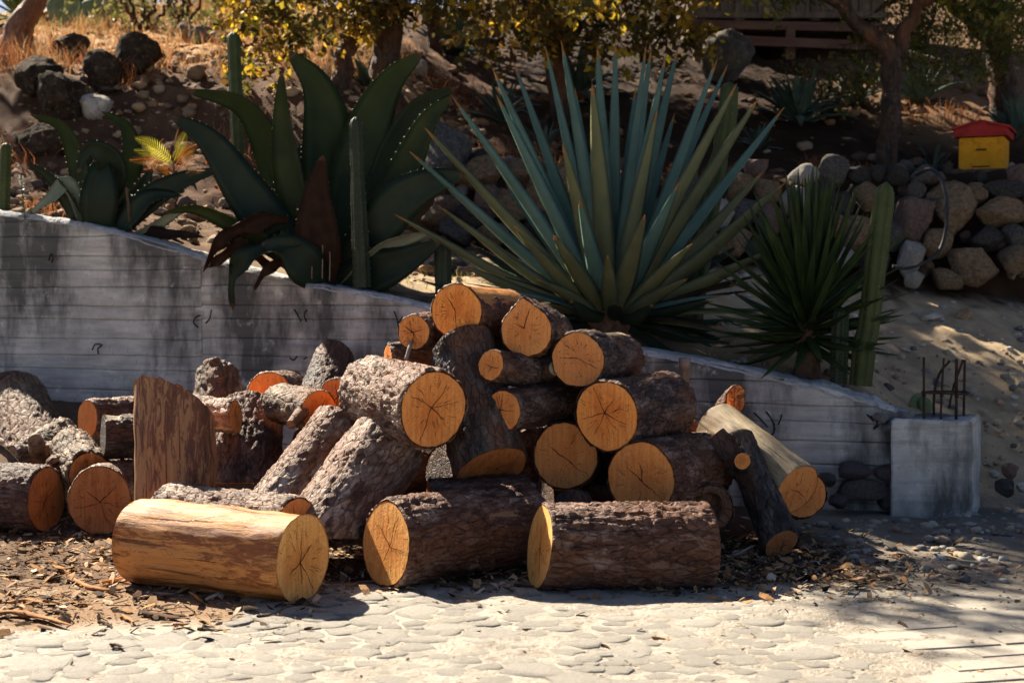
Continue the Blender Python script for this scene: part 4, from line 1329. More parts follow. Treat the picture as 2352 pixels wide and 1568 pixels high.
for k, (px, py, Ln, sg, hwp, mt) in enumerate(tips):
    p0 = at(px, py, cb.y)
    off = Vector((p0.x - cb.x, 0, p0.z - cb.z))
    dd = math.sqrt(max(0.0, Ln * Ln - off.length_squared)) * sg
    dd = max(-0.62, min(0.62, dd))
    tip = at(px, py, cb.y + dd)
    dr = (tip - cb).normalized()
    hdir = Vector((dr.x, dr.y, 0))
    b0 = cb + hdir * 0.07 - Vector((0, 0, 0.05))
    mid = b0.lerp(tip, 0.5) + Vector((0, 0, -0.012 + 0.03 * rnd.uniform(-1, 1)))
    # inward = towards the heart of the rosette: the channelled upper face
    inw = (cb + Vector((0, 0, 1.3)) - mid).normalized()
    sd = dr.cross(inw).normalized()
    # a little twist of its own for every leaf
    vd = (CAMV - mid).normalized()
    face = dr.cross(vd).normalized()
    if face.dot(sd) < 0: face = -face
    f = 0.55 if sg < 0 else 0.62
    sd = (sd * (1 - f) + face * f).normalized()
    ny = sd.cross(dr)
    cupv = 0.30 if ny.dot(inw) > 0 else -0.30
    add_leaf(A3, [b0, b0.lerp(mid, .5), mid, mid.lerp(tip, .55), tip], psize(hwp, 8.2) * 0.82, mt, M_MARGIN_Y, side=tuple(sd), cup=cupv, thick=0.016, n=18, teeth=0.0045, tooth_gap=0.028, seed=k, base_w=0.8, peak=0.4)
rl = random.Random(77)
for k in range(30):
    az = math.radians([200, 340, 185, 355, 215, 325, 170, 10, 230, 310][k % 10] + rl.uniform(-14, 14))
    el = math.radians(rl.uniform(-12, 24))
    Ln = rl.uniform(.62, 1.05)
    d_ = Vector((math.cos(az) * math.cos(el), 0.75 * math.sin(az) * math.cos(el), math.sin(el)))
    b0 = cb + Vector((d_.x, d_.y, 0)) * .08 - Vector((0, 0, .06))
    tip = b0 + d_ * Ln - Vector((0, 0, rl.uniform(.02, .12)))
    sd = d_.cross(Vector((0, -.35, 1))).normalized()
    mt = rl.choice([D_, D_, OL, M_AG_DEAD, BL])
    add_leaf(A3, [b0, b0.lerp(tip, .3) + Vector((0, 0, .05)), b0.lerp(tip, .65) + Vector((0, 0, .04)), tip], psize(rl.uniform(13, 20), 8.2), mt, M_MARGIN_Y, side=tuple(sd), cup=-.35, thick=.014, n=14, seed=300 + k, base_w=.8, peak=.4)
V, fs = tube(catmull([bz - Vector((0, 0, .1)), bz + Vector((0, 0, .06)), bz + Vector((0, 0, .2))], 8), [.17, .18, .18, .17, .16, .15, .12, .08], 14, 0.3, 2)
obj('stem', mesh('stem', V - np.array(A3.location), fs, M_STEM), A3)

# --- yucca on the right
bz = at(1852, 870, 7.85)
bz.z = hz(bz.x, bz.y)
A4 = plant('yucca', bz, 'dark spiky yucca with a dense head of narrow leaves beside the right cactus', 'yucca')
ymesh = []
for k in range(6):
    Ln = 1.0
    bend = [0.0, 0.05, -0.04, 0.10, 0.03, -0.08][k]
    V, fs, mi = leaf_geo([(0, 0, 0), (0, bend * .4, .35), (0, bend, .7), (0, bend * 1.6, 1.0)], 0.036, side=(1, 0, 0), cup=0.45, thick=0.012, n=9, seed=k, base_w=0.75, peak=.4)
    ymesh.append(mesh('leaf', V, fs, [M_YUCCA, M_YUCCA], midx=mi))
ry_ = random.Random(8)
heart = bz + Vector((0, 0, 0.22))
for k in range(150):
    u = k / 150.0
    el = math.radians(86 - 104 * (u ** 1.0) + ry_.uniform(-7, 7))
    az = k * 2.39996 + ry_.uniform(-.15, .15)
    d = Vector((math.cos(az) * math.cos(el), math.sin(az) * math.cos(el), math.sin(el)))
    b0 = heart + Vector((0, 0, 0.22 * (1 - u) - 0.02)) + d * 0.02
    Ln = 0.46 + 0.24 * max(0, math.sin(el)) + ry_.uniform(-.06, .06)
    o = obj('leaf', ymesh[k % 6], A4)
    q = d.to_track_quat('Z', 'Y')
    o.rotation_mode = 'QUATERNION'
    from mathutils import Quaternion
    o.rotation_quaternion = q @ Quaternion((0, 0, 1), ry_.uniform(-.6, .6))
    o.location = b0 - bz
    o.scale = (ry_.uniform(.6, .9), .8, Ln)
V, fs = tube(catmull([bz - Vector((0, 0, .15)), bz + Vector((0, 0, .1)), bz + Vector((0, 0, .45))], 10), np.linspace(.085, .045, 10), 12, 0.4, 2)
obj('stem', mesh('stem', V - np.array(A4.location), fs, M_STEM), A4)


# --- column cacti
M_SPINE = mat_plain('cactus_spines', (0.22, 0.18, 0.12), (0.36, 0.30, 0.22), 40, 0.7, 0)
def cactus(label, pts, rpx, d, mt, ribs=6, seed=0, pinch=None, group='column cacti'):
    """pts: (px,py,d) from base to top"""
    P = catmull(pxl(pts), 60)
    n = len(P)
    t = np.linspace(0, 1, n)
    r = np.interp(t, np.linspace(0, 1, len(rpx)), [psize(q, d) for q in rpx])
    if pinch:
        for c, w_, a in pinch:
            r = r * (1 - a * np.exp(-((t - c) / w_) ** 2))
    L = np.linalg.norm(P[-1] - P[0])
    cap = np.clip((1 - t) * L / (r.max() * 1.1), 0, 1)
    r = r * np.sqrt(np.clip(1 - (1 - cap) ** 2, 0.002, 1))
    m = ribs * 8
    T = np.gradient(P, axis=0); T /= np.linalg.norm(T, axis=1)[:, None]
    a = np.linspace(0, 2 * np.pi, m, endpoint=False) + seed
    prof = 0.74 + 0.30 * np.abs(np.cos(a * ribs / 2)) ** 0.7
    V = []
    for k in range(n):
        N = np.cross(T[k], (0, 1, 0)); N /= np.linalg.norm(N); B = np.cross(T[k], N)
        V.append(P[k] + r[k] * prof[:, None] * (np.cos(a)[:, None] * N + np.sin(a)[:, None] * B))
    V = np.vstack(V)
    c = np.repeat(P, m, axis=0)
    V = c + (V - c) * (1 + 0.05 * fbm(V * 11, seed + 3, 3))[:, None]
    V = np.vstack([V, P[-1]])
    j = np.arange(m); o_ = (n - 1) * m
    F = [grid_faces(n, m, True), np.stack([o_ + j, o_ + (j + 1) % m, np.full(m, n * m)], -1)]
    root = empty('column_cactus', P[0], label, 'cactus', group)
    obj('body', mesh('body', V - P[0], F, mt), root)
    # spine clusters (areoles) on the rib crests
    sv, sf = [], []
    q = np.random.default_rng(seed)
    for kk in range(3, n - 2, 3):
        for rb in range(ribs):
            ai = int(rb * m / ribs) % m
            p = V[kk * m + ai]; out = p - P[kk]; out /= np.linalg.norm(out)
            for s in range(3):
                dr = out + q.normal(size=3) * 0.5; dr /= np.linalg.norm(dr)
                h = 0.010 * q.uniform(.6, 1.3); o = len(sv)
                w_ = np.cross(dr, T[kk]); w_ /= np.linalg.norm(w_) + 1e-6
                sv += [p - w_ * .0012, p + w_ * .0012, p + dr * h, p + T[kk] * .0015]
                sf += [(o, o + 1, o + 2), (o + 1, o + 3, o + 2), (o + 3, o, o + 2)]
    so_ = obj('spines', mesh('spines', np.array(sv) - P[0], np.array(sf), M_SPINE, smooth=False), root)
    so_['kind'] = 'stuff'
    return root


cactus('tall thin column cactus rising behind the broad agave', [(550, 520, 9.7), (548, 400, 9.7), (543, 250, 9.7), (536, 72, 9.7)], [10, 12, 15, 15], 9.7, M_CACTUS, 6, 1)
cactus('slender column cactus standing in front of the broad agave', [(832, 660, 8.40), (828, 560, 8.40), (822, 420, 8.40), (816, 268, 8.40)], [20, 19, 16, 14], 8.4, M_CACTUS_D, 6, 2, pinch=[(0.72, 0.05, 0.12)])
cactus('short dark cactus stump between the two big agaves', [(1018, 700, 8.45), (1018, 630, 8.45), (1016, 556, 8.45)], [18, 19, 19], 8.45, M_CACTUS_D, 6, 3)
cactus('tall leaning cactus behind the right leaves of the blue agave', [(1582, 790, 8.65), (1600, 640, 8.68), (1640, 420, 8.7), (1668, 290, 8.7), (1676, 188, 8.7)], [26, 25, 22, 22, 20], 8.7, M_CACTUS, 6, 4, pinch=[(0.62, 0.04, 0.2)])
cactus('thick pale-topped column cactus leaning beside the yucca', [(1976, 885, 7.62), (1985, 800, 7.62), (1996, 745, 7.62), (2012, 600, 7.62), (2036, 417, 7.62)], [25, 27, 24, 25, 23], 7.62, M_CACTUS, 6, 5, pinch=[(0.27, 0.025, 0.30)])
cactus('short dark cactus post at the foot of the pale-topped cactus', [(1926, 880, 7.66), (1928, 800, 7.66), (1932, 704, 7.66)], [19, 20, 18], 7.66, M_CACTUS_D, 7, 6)
cactus('narrow cactus at the left picture edge above the wall', [(8, 500, 9.35), (11, 420, 9.35), (14, 328, 9.35)], [13, 13, 12], 9.35, M_CACTUS, 6, 7)

# --- fern-leaved seedling, yellow and orange
bz = at(402, 430, 9.0)
FN = plant('fern_leaved_seedling', bz, 'bright yellow and orange feathery seedling between the two broad agaves', 'seedling')
M_FY = mat_leaf('frond_yellow', (0.42, 0.40, 0.03), (0.62, 0.54, 0.05), 0.6, 0.6, (0.60, 0.55, 0.05), 20)
M_FO = mat_leaf('frond_orange', (0.46, 0.19, 0.03), (0.62, 0.30, 0.05), 0.6, 0.6, (0.65, 0.28, 0.04), 20)


def frond(root, P0, P1, sag, wid, mt, n=22, name='frond'):
    P = catmull([P0, P0.lerp(P1, .5) + Vector((0, 0, sag)), P1], n)
    parts = [tube(P, 0.0022, 5)]
    T = np.gradient(P, axis=0); T /= np.linalg.norm(T, axis=1)[:, None]
    for k in range(2, n):
        w = wid * math.sin(math.pi * (0.1 + 0.88 * k / n)) ** 0.8
        s_ = np.cross(T[k], (0, -0.85, 0.5)); s_ /= np.linalg.norm(s_)
        for sg in (-1, 1):
            dr = s_ * sg + T[k] * 0.45; dr /= np.linalg.norm(dr)
            up = np.cross(dr, T[k]); up /= np.linalg.norm(up)
            b = np.cross(up, dr) * w * 0.04
            p = P[k]; tip = p + dr * w + np.array([0, 0, -0.12 * w])
            parts.append((np.array([p - b * .5, p + dr * w * .45 - b, tip, p + dr * w * .45 + b, p + b * .5]), [np.array([[0, 1, 3, 4]]), np.array([[1, 2, 3]])]))
    V, F = join(parts)
    obj(name, mesh(name, V - np.array(root.location), F, mt), root)


for (x0, y0, x1, y1, w, mt, sg) in [(398, 375, 312, 318, .07, M_FY, .03), (400, 370, 432, 296, .06, M_FY, .01), (396, 378, 308, 345, .05, M_FY, .03), (402, 380, 456, 330, .06, M_FO, .03), (396, 388, 298, 368, .06, M_FO, .03), (402, 392, 462, 362, .06, M_FO, .02),
                                (398, 398, 330, 390, .05, M_FO, .02), (404, 402, 462, 385, .05, M_FO, .02), (402, 410, 350, 418, .04, M_FO, .01), (402, 412, 470, 392, .04, M_FO, .02)]:
    frond(FN, at(x0, y0, 8.98), at(x1, y1, 8.85 + rnd.uniform(-.1, .15)), sg, w, mt)
V, fs = tube(catmull([at(404, 470, 9.0), at(402, 430, 9.0), at(398, 370, 8.98)], 8), np.linspace(.007, .004, 8), 6)
obj('stem', mesh('stem', V - np.array(bz), fs, M_STEM), FN)
# --- small white-flowered weed
bz = at(55, 500, 9.02)
WD = plant('flowering_weed', bz, 'small pale weed with a white flower spike by the left cactus', 'weed')
M_WH = mat_plain('white_florets', (0.55, 0.52, 0.42), (0.72, 0.70, 0.60), 30, 0.8, 0)
V, fs = tube(catmull([at(58, 505, 9.02), at(52, 450, 9.02), at(48, 398, 9.0)], 8), .004, 6)
obj('stem', mesh('stem', V - np.array(bz), fs, M_YUCCA), WD)
parts, p2 = [], []
for k in range(36):
    f = k / 36
    p = np.array(at(58 - 10 * f, 500 - 95 * f, 9.02))
    a = k * 2.4
    d = np.array([math.cos(a), math.sin(a), 0.7]); d /= np.linalg.norm(d)
    w = np.cross(d, (0, 0, 1)); l = 0.035 * (1.2 - f)
    parts.append((np.array([p, p + d * l * .5 + w * .004, p + d * l, p + d * l * .5 - w * .004]), [np.array([[0, 1, 2, 3]])]))
    if f > 0.72:
        V, F = ICO[1]
        p2.append((V * 0.008 + p + d * 0.014, [F]))
V, F = join(parts); obj('foliage', mesh('foliage', V - np.array(bz), F, M_AG_PALE), WD)
V, F = join(p2); obj('flowers', mesh('flowers', V - np.array(bz), F, M_WH), WD)

# --- hillside agaves and prickly pear, blurred behind
agm = []
for k in range(5):
    b = [0.05, 0.22, 0.12, 0.3, 0.02][k]
    V, fs, mi = leaf_geo([(0, 0, 0), (0, 0, .35), (0, -b * .5, .72), (0, -b * 1.3, 1.0 - b * .3)], 0.082, side=(1, 0, 0), cup=0.35, thick=0.022, n=12, seed=k, base_w=0.8, peak=.45)
    agm.append((V, fs, mi))


def hill_agave(label, px, py, d, size, nl, mt, seed, wide=1.0, low=0.0, flat=False):
    p = ground_hit(px, py, 9.0)
    b = Vector((p.x, p.y, hz(p.x, p.y) - .02))
    size = size * max(.8, min(1.4, p.y / d))
    root = empty('hillside_agave', b, label, 'agave', 'agaves on the hillside')
    r = random.Random(seed)
    ms = [mesh('leaf', V, fs, [mt, M_TOOTH], midx=mi) for V, fs, mi in agm]
    for k in range(nl):
        u = (k + .5) / nl
        el = math.radians(84 - (76 - low) * u + r.uniform(-8, 8)); az = k * 2.39996 + r.uniform(-.2, .2)
        d_ = Vector((math.cos(az) * math.cos(el), math.sin(az) * math.cos(el), math.sin(el)))
        o = obj('leaf', ms[k % 5], root)
        zax = d_
        yax = (Vector((0, 0, 1)) - zax * zax.z)
        yax = yax.normalized() if yax.length > 1e-3 else Vector((0, 1, 0))
        xax = yax.cross(zax)
        m = Matrix((xax, yax, zax)).transposed().to_4x4()
        L = size * r.uniform(.8, 1.1)
        o.matrix_local = Matrix.Translation(d_ * 0.04 * size) @ m @ Matrix.Diagonal((L * wide, L, L, 1))
    return root


M_HA = mat_leaf('hill_agave', (0.045, 0.08, 0.066), (0.12, 0.175, 0.14), 0.45, 0.10, (0.2, 0.25, 0.1), 4)
M_HY = mat_leaf('hill_agave_green', (0.06, 0.10, 0.04), (0.14, 0.19, 0.08), 0.5, 0.2, (0.25, 0.3, 0.08), 4)
hill_agave('wide hillside agave with sunlit pale leaves under the wooden shed', 1835, 278, 12.7, 0.52, 30, M_HA, 1, 1.1)
hill_agave('agave on the slope beneath the yellow-leaved boughs, top centre', 1040, 125, 15.5, 0.62, 26, M_HA, 2)
hill_agave('small agave half hidden behind the twin dark trunks', 850, 205, 13.6, 0.42, 20, M_HA, 3)
hill_agave('low pale-leaved agave between the broad agave and the blue agave', 1155, 280, 12.2, 0.40, 22, M_HA, 4, .7)
hill_agave('spiky agave on the sunny crest beside the leaning trunk', 62, 52, 17.8, 0.75, 30, M_HY, 5, .7)
hill_agave('large agave on the sunny crest at the top left', 185, 50, 18.2, 0.85, 34, M_HY, 6, .7)
hill_agave('agave on the skyline left of the yellow-leaved boughs', 520, 20, 20.5, 0.75, 26, M_HY, 7, .7)
hill_agave('drooping agave on the dim slope left of the beehive', 2115, 240, 13.4, 0.48, 22, M_HA, 8)
hill_agave('blue agave behind the beehive at the right edge', 2335, 320, 12.9, 0.46, 22, M_HA, 9)
hill_agave('small agave with one bright leaf just left of the beehive', 2145, 395, 11.6, 0.26, 12, M_HA, 10, .8)
hill_agave('dim agave in shade behind the tips of the blue agave', 1330, 220, 13.6, 0.55, 24, M_HA, 11)
hill_agave('dim agave below the shed next to the forked trunk', 1960, 240, 13.2, 0.42, 20, M_HA, 12)
hill_agave('small agave at the foot of the wide hillside agave', 1740, 340, 11.7, 0.24, 14, M_HA, 13)
hill_agave('small agave at the stone wall top near the dry grass', 1250, 345, 11.6, 0.26, 14, M_HA, 14)
# prickly pear
M_PAD = mat_leaf('prickly_pear', (0.12, 0.17, 0.09), (0.20, 0.26, 0.14), 0.6, 0.05, None, 6)


def prickly(label, px, py, d, pads):
    p = ground_hit(px, py, 7.6); b = Vector((p.x, p.y, hz(p.x, p.y)))
    root = empty('prickly_pear', b, label, 'cactus', 'prickly pears')
    V, F = ICO[2]
    me = mesh('pad', V * np.array([.5, .12, .65]) * (1 + .04 * fbm(V * 3, 2, 2))[:, None], F, M_PAD)
    for dx, dz, s, rot in pads:
        o = obj('pad', me, root)
        o.location = (dx, rnd.uniform(-.06, .06), dz); o.scale = (s, s, s); o.rotation_euler = (rnd.uniform(-.2, .2), rot, rnd.uniform(-.5, .5))


prickly('prickly pear with round pads in the sunny grass at the top left', 165, 62, 17.0, [(0, .15, .34, 0), (-.15, .2, .3, -.3), (.5, .45, .34, .1), (.42, .2, .3, -.1), (.2, .12, .3, .3)])
prickly('small prickly pear pad beside the rebar and wall end', 2105, 950, 7.75, [(0, .04, .10, .25), (.04, .03, .08, -.3)])

# ------------------------------------------------------------------ stones
def mat_rock(name, a, b, c3, scale=6):
    return mat_plain(name, a, b, scale, 0.85, 0.9, 26, c3=c3, bd=0.03)


MR = [mat_rock('rock_tan', (0.15, 0.097, 0.057), (0.35, 0.25, 0.155), (0.08, 0.055, 0.035)), mat_rock('rock_grey', (0.06, 0.055, 0.05), (0.16, 0.148, 0.132), (0.28, 0.25, 0.21)),
      mat_rock('rock_dark', (0.035, 0.031, 0.029), (0.085, 0.078, 0.072), (0.17, 0.14, 0.12)), mat_rock('rock_pink', (0.11, 0.07, 0.058), (0.23, 0.155, 0.128), (0.34, 0.27, 0.23)), mat_rock('rock_pale', (0.34, 0.31, 0.26), (0.52, 0.49, 0.43), (0.22, 0.17, 0.12))]
M_LAVA = mat_plain('dark_pitted_boulder', (0.028, 0.020, 0.014), (0.095, 0.068, 0.046), 9, 0.95, 1.0, 24, c3=(0.20, 0.14, 0.09), bd=0.09)
rock_me = {}


def rock_mesh(v, m, sub=2):
    k = (v, m.name, sub)
    if k not in rock_me:
        V, F = rock_shape(v, sub, 0.10, 1.0)
        rock_me[k] = mesh('stone', V, F, m, smooth=sub > 2)
        if sub <= 2:
            rock_me[k].polygons.foreach_set('use_smooth', np.ones(len(F), bool))
    return rock_me[k]


rw_ = random.Random(17)
sw = empty('dry_stone_wall', at(1700, 620, 10.3), 'low dry-stone wall of mixed tan and grey rocks holding the slope behind the plants', 'wall')
swl = Vector(sw.location)
placed = [(1020, 370, 62, 70, 1), (1010, 335, 44, 50, 1), (1110, 400, 62, 36, 0), (1200, 395, 60, 34, 0), (1125, 460, 48, 40, 3), (1085, 500, 44, 32, 2), (1050, 530, 50, 30, 1), (1170, 470, 50, 40, 0), (1100, 360, 24, 16, 2), (1240, 450, 40, 46, 0),
          (1040, 470, 40, 28, 3), (1130, 540, 44, 26, 0), (1000, 500, 34, 26, 0), (1290, 420, 46, 44, 0), (1350, 400, 50, 40, 1), (1560, 500, 50, 50, 4), (1600, 440, 40, 36, 1), (1520, 545, 40, 40, 3), (1440, 440, 44, 44, 0), (1400, 520, 46, 40, 3),
          (1845, 405, 34, 26, 4), (1910, 395, 40, 34, 1), (1975, 400, 30, 26, 2), (1735, 385, 32, 22, 3), (1700, 430, 34, 30, 0), (1760, 440, 36, 30, 0), (1825, 465, 36, 34, 4), (1890, 450, 34, 34, 2), (1940, 470, 34, 34, 2), (1990, 450, 32, 34, 0),
          (2015, 395, 22, 20, 2), (2060, 400, 30, 24, 2), (2120, 405, 32, 24, 1), (2100, 440, 26, 20, 1), (2150, 470, 44, 22, 1), (2095, 500, 50, 54, 3), (2185, 480, 62, 58, 0), (2300, 440, 56, 26, 2), (2300, 490, 58, 34, 0), (2245, 445, 30, 26, 0),
          (2345, 400, 36, 26, 3), (2230, 610, 58, 44, 0), (2090, 590, 30, 46, 4), (2340, 545, 40, 30, 1), (2270, 550, 46, 30, 2), (2150, 560, 40, 30, 0), (2050, 540, 36, 40, 1), (1960, 530, 46, 40, 0), (1900, 520, 40, 34, 0), (1840, 530, 44, 36, 3), (1770, 510, 46, 40, 3),
          (1720, 490, 40, 34, 1), (1690, 550, 44, 36, 0), (1750, 570, 42, 30, 1), (1650, 490, 42, 40, 4), (1640, 560, 40, 34, 0), (1480, 480, 40, 40, 1), (1340, 470, 40, 36, 3), (1240, 520, 44, 34, 2), (1310, 540, 44, 34, 0), (2330, 600, 44, 34, 0), (2170, 640, 40, 24, 0), (2400, 470, 50, 40, 1), (2410, 560, 50, 40, 0), (2100, 640, 26, 20, 4), (1800, 590, 40, 26, 0), (1870, 575, 40, 30, 1), (1930, 590, 40, 30, 4), (2000, 600, 40, 34, 2), (1580, 580, 40, 30, 3), (1460, 560, 40, 30, 0)]
for k, (px, py, w, h, m) in enumerate(placed):
    d = 10.62 - (py - 380) / 270 * 0.42
    p = at(px, py, d)
    o = obj('stone', rock_mesh(400 + k % 12, MR[m], 3 if w > 48 else 2), sw)
    o.location = p - swl
    o.scale = (psize(w, d) * 1.12, psize((w + h) / 2, d) * 0.95, psize(h, d) * 1.15)
    o.rotation_euler = (rw_.uniform(-.3, .3), rw_.uniform(-.35, .35), rw_.uniform(-.6, .6))
# smaller filler stones
for k in range(150):
    px = rw_.uniform(980, 2400); py = rw_.uniform(385, 640) if px > 1700 else rw_.uniform(360, 570)
    d = 10.72 - (py - 380) / 270 * 0.42
    p = at(px, py, d)
    o = obj('stone', rock_mesh(420 + k % 6, MR[rw_.choice([0, 0, 1, 2, 3, 4])], 2), sw)
    s = psize(rw_.uniform(12, 26), d)
    o.location = p - swl; o.scale = (s, s * .8, s * .75); o.rotation_euler = (rw_.uniform(0, 3), rw_.uniform(0, 3), rw_.uniform(0, 3))


def boulder(label, px, py, d, w, h, mt, seed, group=None, sub=3, rough=0.2, name='boulder'):
    V, F = rock_shape(seed, sub, rough, 0.7)
    if mt is M_LAVA:
        V = V * (1 + 0.10 * fbm(V * 4 + seed, seed, 4) - 0.05 * smooth01((0.35 - worley(V * 5, seed)[0]) / 0.2))[:, None]
    g_ = ground_hit(px, py + h * .82, 7.3) if py < 1000 else at(px, py, d)
    d = g_.y
    p = at(px, py, d)
    sx, sz = psize(w, d), psize(h, d)
    o = obj(name, mesh(name, V * np.array([sx, (sx + sz) / 2, sz]), F, mt))
    o.location = p
    o.rotation_euler = (0, rnd.uniform(-.2, .2), rnd.uniform(0, 6))
    return tag(o, label, 'rock', group)


boulder('dark pitted boulder at the upper left, topmost of the left group', 85, 178, 12.4, 66, 58, M_LAVA, 501)
boulder('dark pitted boulder in front of the topmost left boulder', 138, 222, 12.0, 66, 62, M_LAVA, 502)
boulder('dark rounded boulder set in the dry grass above the two left boulders', 165, 112, 13.4, 44, 40, M_LAVA, 503)
boulder('dark brown boulder in the slope, right of the other left boulders', 318, 128, 13.2, 54, 56, M_LAVA, 504)
boulder('broken brown boulder between the left and right dark boulders', 238, 160, 13.0, 40, 52, M_LAVA, 505)
boulder('pale split rock low in the left bank', 222, 245, 11.6, 40, 36, MR[4], 506)
boulder('brown rock half buried in the left bank beneath the pale split rock', 95, 325, 10.9, 60, 44, M_LAVA, 507)
boulder('round pale boulder on the sunny slope, right of its twin', 470, 85, 14.6, 34, 28, MR[1], 508)
boulder('tan boulder on the sunny slope, left of the round pale one', 432, 76, 14.9, 26, 28, MR[0], 509)
boulder('small dark rock at the left edge below the leaning trunk', 12, 82, 14.5, 34, 26, M_LAVA, 510)
boulder('big grey lichen-marked boulder below the wooden shed', 1668, 135, 13.8, 62, 72, MR[1], 511)
boulder('flat pale rock in the dappled slope at the upper right', 2165, 182, 14.4, 46, 14, MR[4], 512)
boulder('grey round stone lying on the sandy slope behind the wall end', 2040, 890, 7.95, 15, 13, MR[1], 513)
boulder('brown rock lying at the foot of the dry-stone wall on the right', 2215, 725, 9.9, 24, 18, MR[0], 514)
boulder('flat pale stone on the sandy path left of the brown rock', 2140, 728, 9.5, 30, 9, MR[4], 515)
boulder('pink rock right of the concrete pillar', 2318, 1082, 7.5, 26, 20, MR[3], 516)
boulder('dark slate-coloured rock beside the pink rock by the pillar', 2310, 1118, 7.35, 34, 24, MR[2], 517)
boulder('pale flat rock at the right edge below the pillar', 2350, 1118, 7.3, 22, 14, MR[4], 518)
boulder('grey cobble in the gravel at the right', 2085, 1294, 6.08, 22, 13, MR[1], 519)
boulder('small round cobble at the front right of the logs', 1741, 1430, 5.02, 30, 14, MR[1], 520)
boulder('white pebble on the gravel close to the dark forked log', 1918, 1312, 5.92, 16, 8, MR[4], 521)
boulder('rock poking from the slope behind the small dark trunk', 960, 160, 14.0, 30, 24, MR[4], 522)
boulder('greyish rock under the boughs at the top centre', 700, 70, 16.5, 40, 22, MR[1], 523)
boulder('tan rock in the bank left of the cactus behind the broad agave', 450, 165, 13.2, 24, 20, MR[0], 524)


# loose stones strewn over slope and gravel: too many to count
def strew(name, n, region, smin, smax, palette, seed, ztop=None, kind='stuff', label=None, flat=0.6):
    q = np.random.default_rng(seed)
    V0, F0 = ICO[1]
    Vs, Cs = [], []
    pts = region(q, n)
    zz = terrain(pts[:, 0], pts[:, 1])
    for k in range(len(pts)):
        s = smin + (smax - smin) * q.random() ** 3
        v = V0 * (1 + 0.25 * q.normal(size=(len(V0), 1)) * 0.6) * s * np.array([1, q.uniform(.6, 1), q.uniform(.4, .8) * flat / 0.6])
        a = q.random() * 6.28
        v = np.stack([v[:, 0] * math.cos(a) - v[:, 1] * math.sin(a), v[:, 0] * math.sin(a) + v[:, 1] * math.cos(a), v[:, 2]], -1)
        Vs.append(v + np.array([pts[k, 0], pts[k, 1], zz[k] + s * 0.2]))
        c = palette[q.integers(len(palette))] * q.uniform(.7, 1.25)
        Cs.append(np.repeat(c[None], len(v), 0))
    V = np.vstack(Vs); C = np.vstack(Cs)
    m = len(V0)
    F = (F0[None] + (np.arange(len(pts)) * m)[:, None, None]).reshape(-1, 3)
    o = obj(name, mesh(name, V, F, bpy.data.materials.get('loose_stone') or mat_attr('loose_stone', 0.85, 0.5, 60, var=0.4), cols=np.clip(C, .02, .7)))
    return tag(o, label, name.replace('_', ' '), kind=kind)


pal = np.array([[.30, .27, .23], [.42, .36, .27], [.16, .15, .15], [.36, .26, .19], [.48, .45, .40]])


def reg_right(q, n):
    x = q.uniform(1.2, 4.2, n); y = q.uniform(5.6, 10.2, n) ** 1.0
    k = (y > 7.2) | (x > 1.4)
    k &= ~((x < 2.35) & (y > 7.1) & (y < wall_y(x) + .25))
    return np.stack([x, y], -1)[k]


def reg_hill(q, n):
    x = q.uniform(-6.5, 6, n); y = q.uniform(9.0, 17, n)
    return np.stack([x, y], -1)[(y > wall_y(np.minimum(x, 2.3)) + .3) & ((x < -.5) | (y > 10.6))]


def reg_left(q, n):
    x = q.uniform(-4.0, -.2, n); y = q.uniform(9.2, 14.5, n)
    return np.stack([x, y], -1)


strew('gravel', 2600, reg_right, 0.004, 0.035, pal, 1, label='grey gravel and pebbles strewn right of the pillar')
strew('rubble', 1100, reg_hill, 0.012, 0.085, pal * np.array([.6, .45, .34]), 2, label='small stones strewn over the hillside')
strew('scree', 2400, reg_left, 0.008, 0.07, pal * np.array([.80, .64, .50]), 3, label='broken stones on the left bank')
strew('grit', 1500, lambda q, n: np.stack([q.uniform(-1.9, 2.1, n), q.uniform(4.1, 6.3, n)], -1), 0.002, 0.010, pal, 4, label='fine grit on the road')


# ------------------------------------------------------------------ dry grass (stuff)
def tufts(name, spots, seed, palette, label):
    q = np.random.default_rng(seed)
    Vs, Cs = [], []
    for (x, y, rad, n, h) in spots:
        for _ in range(n):
            a = q.random() * 6.28; r = rad * math.sqrt(q.random())
            bx, by = x + r * math.cos(a), y + r * math.sin(a)
            bz = 0.0
            ln = h * q.uniform(.4, 1.15)
            d = np.array([q.normal() * .35, q.normal() * .35, 1.0]); d /= np.linalg.norm(d)
            w = np.array([-d[1], d[0], 0]) ; w = q.normal(size=3); w -= d * np.dot(w, d); w /= np.linalg.norm(w)
            p = np.array([bx, by, bz]); bend = np.array([q.normal(), q.normal(), -.3]) * ln * .18
            t_ = max(0.0022, 0.0016 + 0.00016 * y)
            Vs.append(np.array([p - w * t_, p + w * t_, p + d * ln * .6 + w * t_ * .8, p + d * ln * .6 - w * t_ * .8, p + d * ln + bend]))
            Cs.append(np.repeat((palette[q.integers(len(palette))] * q.uniform(.7, 1.2))[None], 5, 0))
    B = np.array([(v[0] + v[1]) / 2 for v in Vs])
    zb_ = terrain(B[:, 0], B[:, 1]) - 0.01
    V = np.vstack(Vs); C = np.vstack(Cs); n = len(Vs)
    V[:, 2] += np.repeat(zb_, 5)
    o5 = (np.arange(n) * 5)[:, None]
    F = [np.array([[0, 1, 2, 3]]) + o5, np.array([[3, 2, 4]]) + o5]
    o = obj(name, mesh(name, V, F, bpy.data.materials.get('grass_blade') or mat_attr('grass_blade', 0.8, trans=0.35), cols=np.clip(C, 0, 1)))
    return tag(o, label, 'grass', kind='stuff')


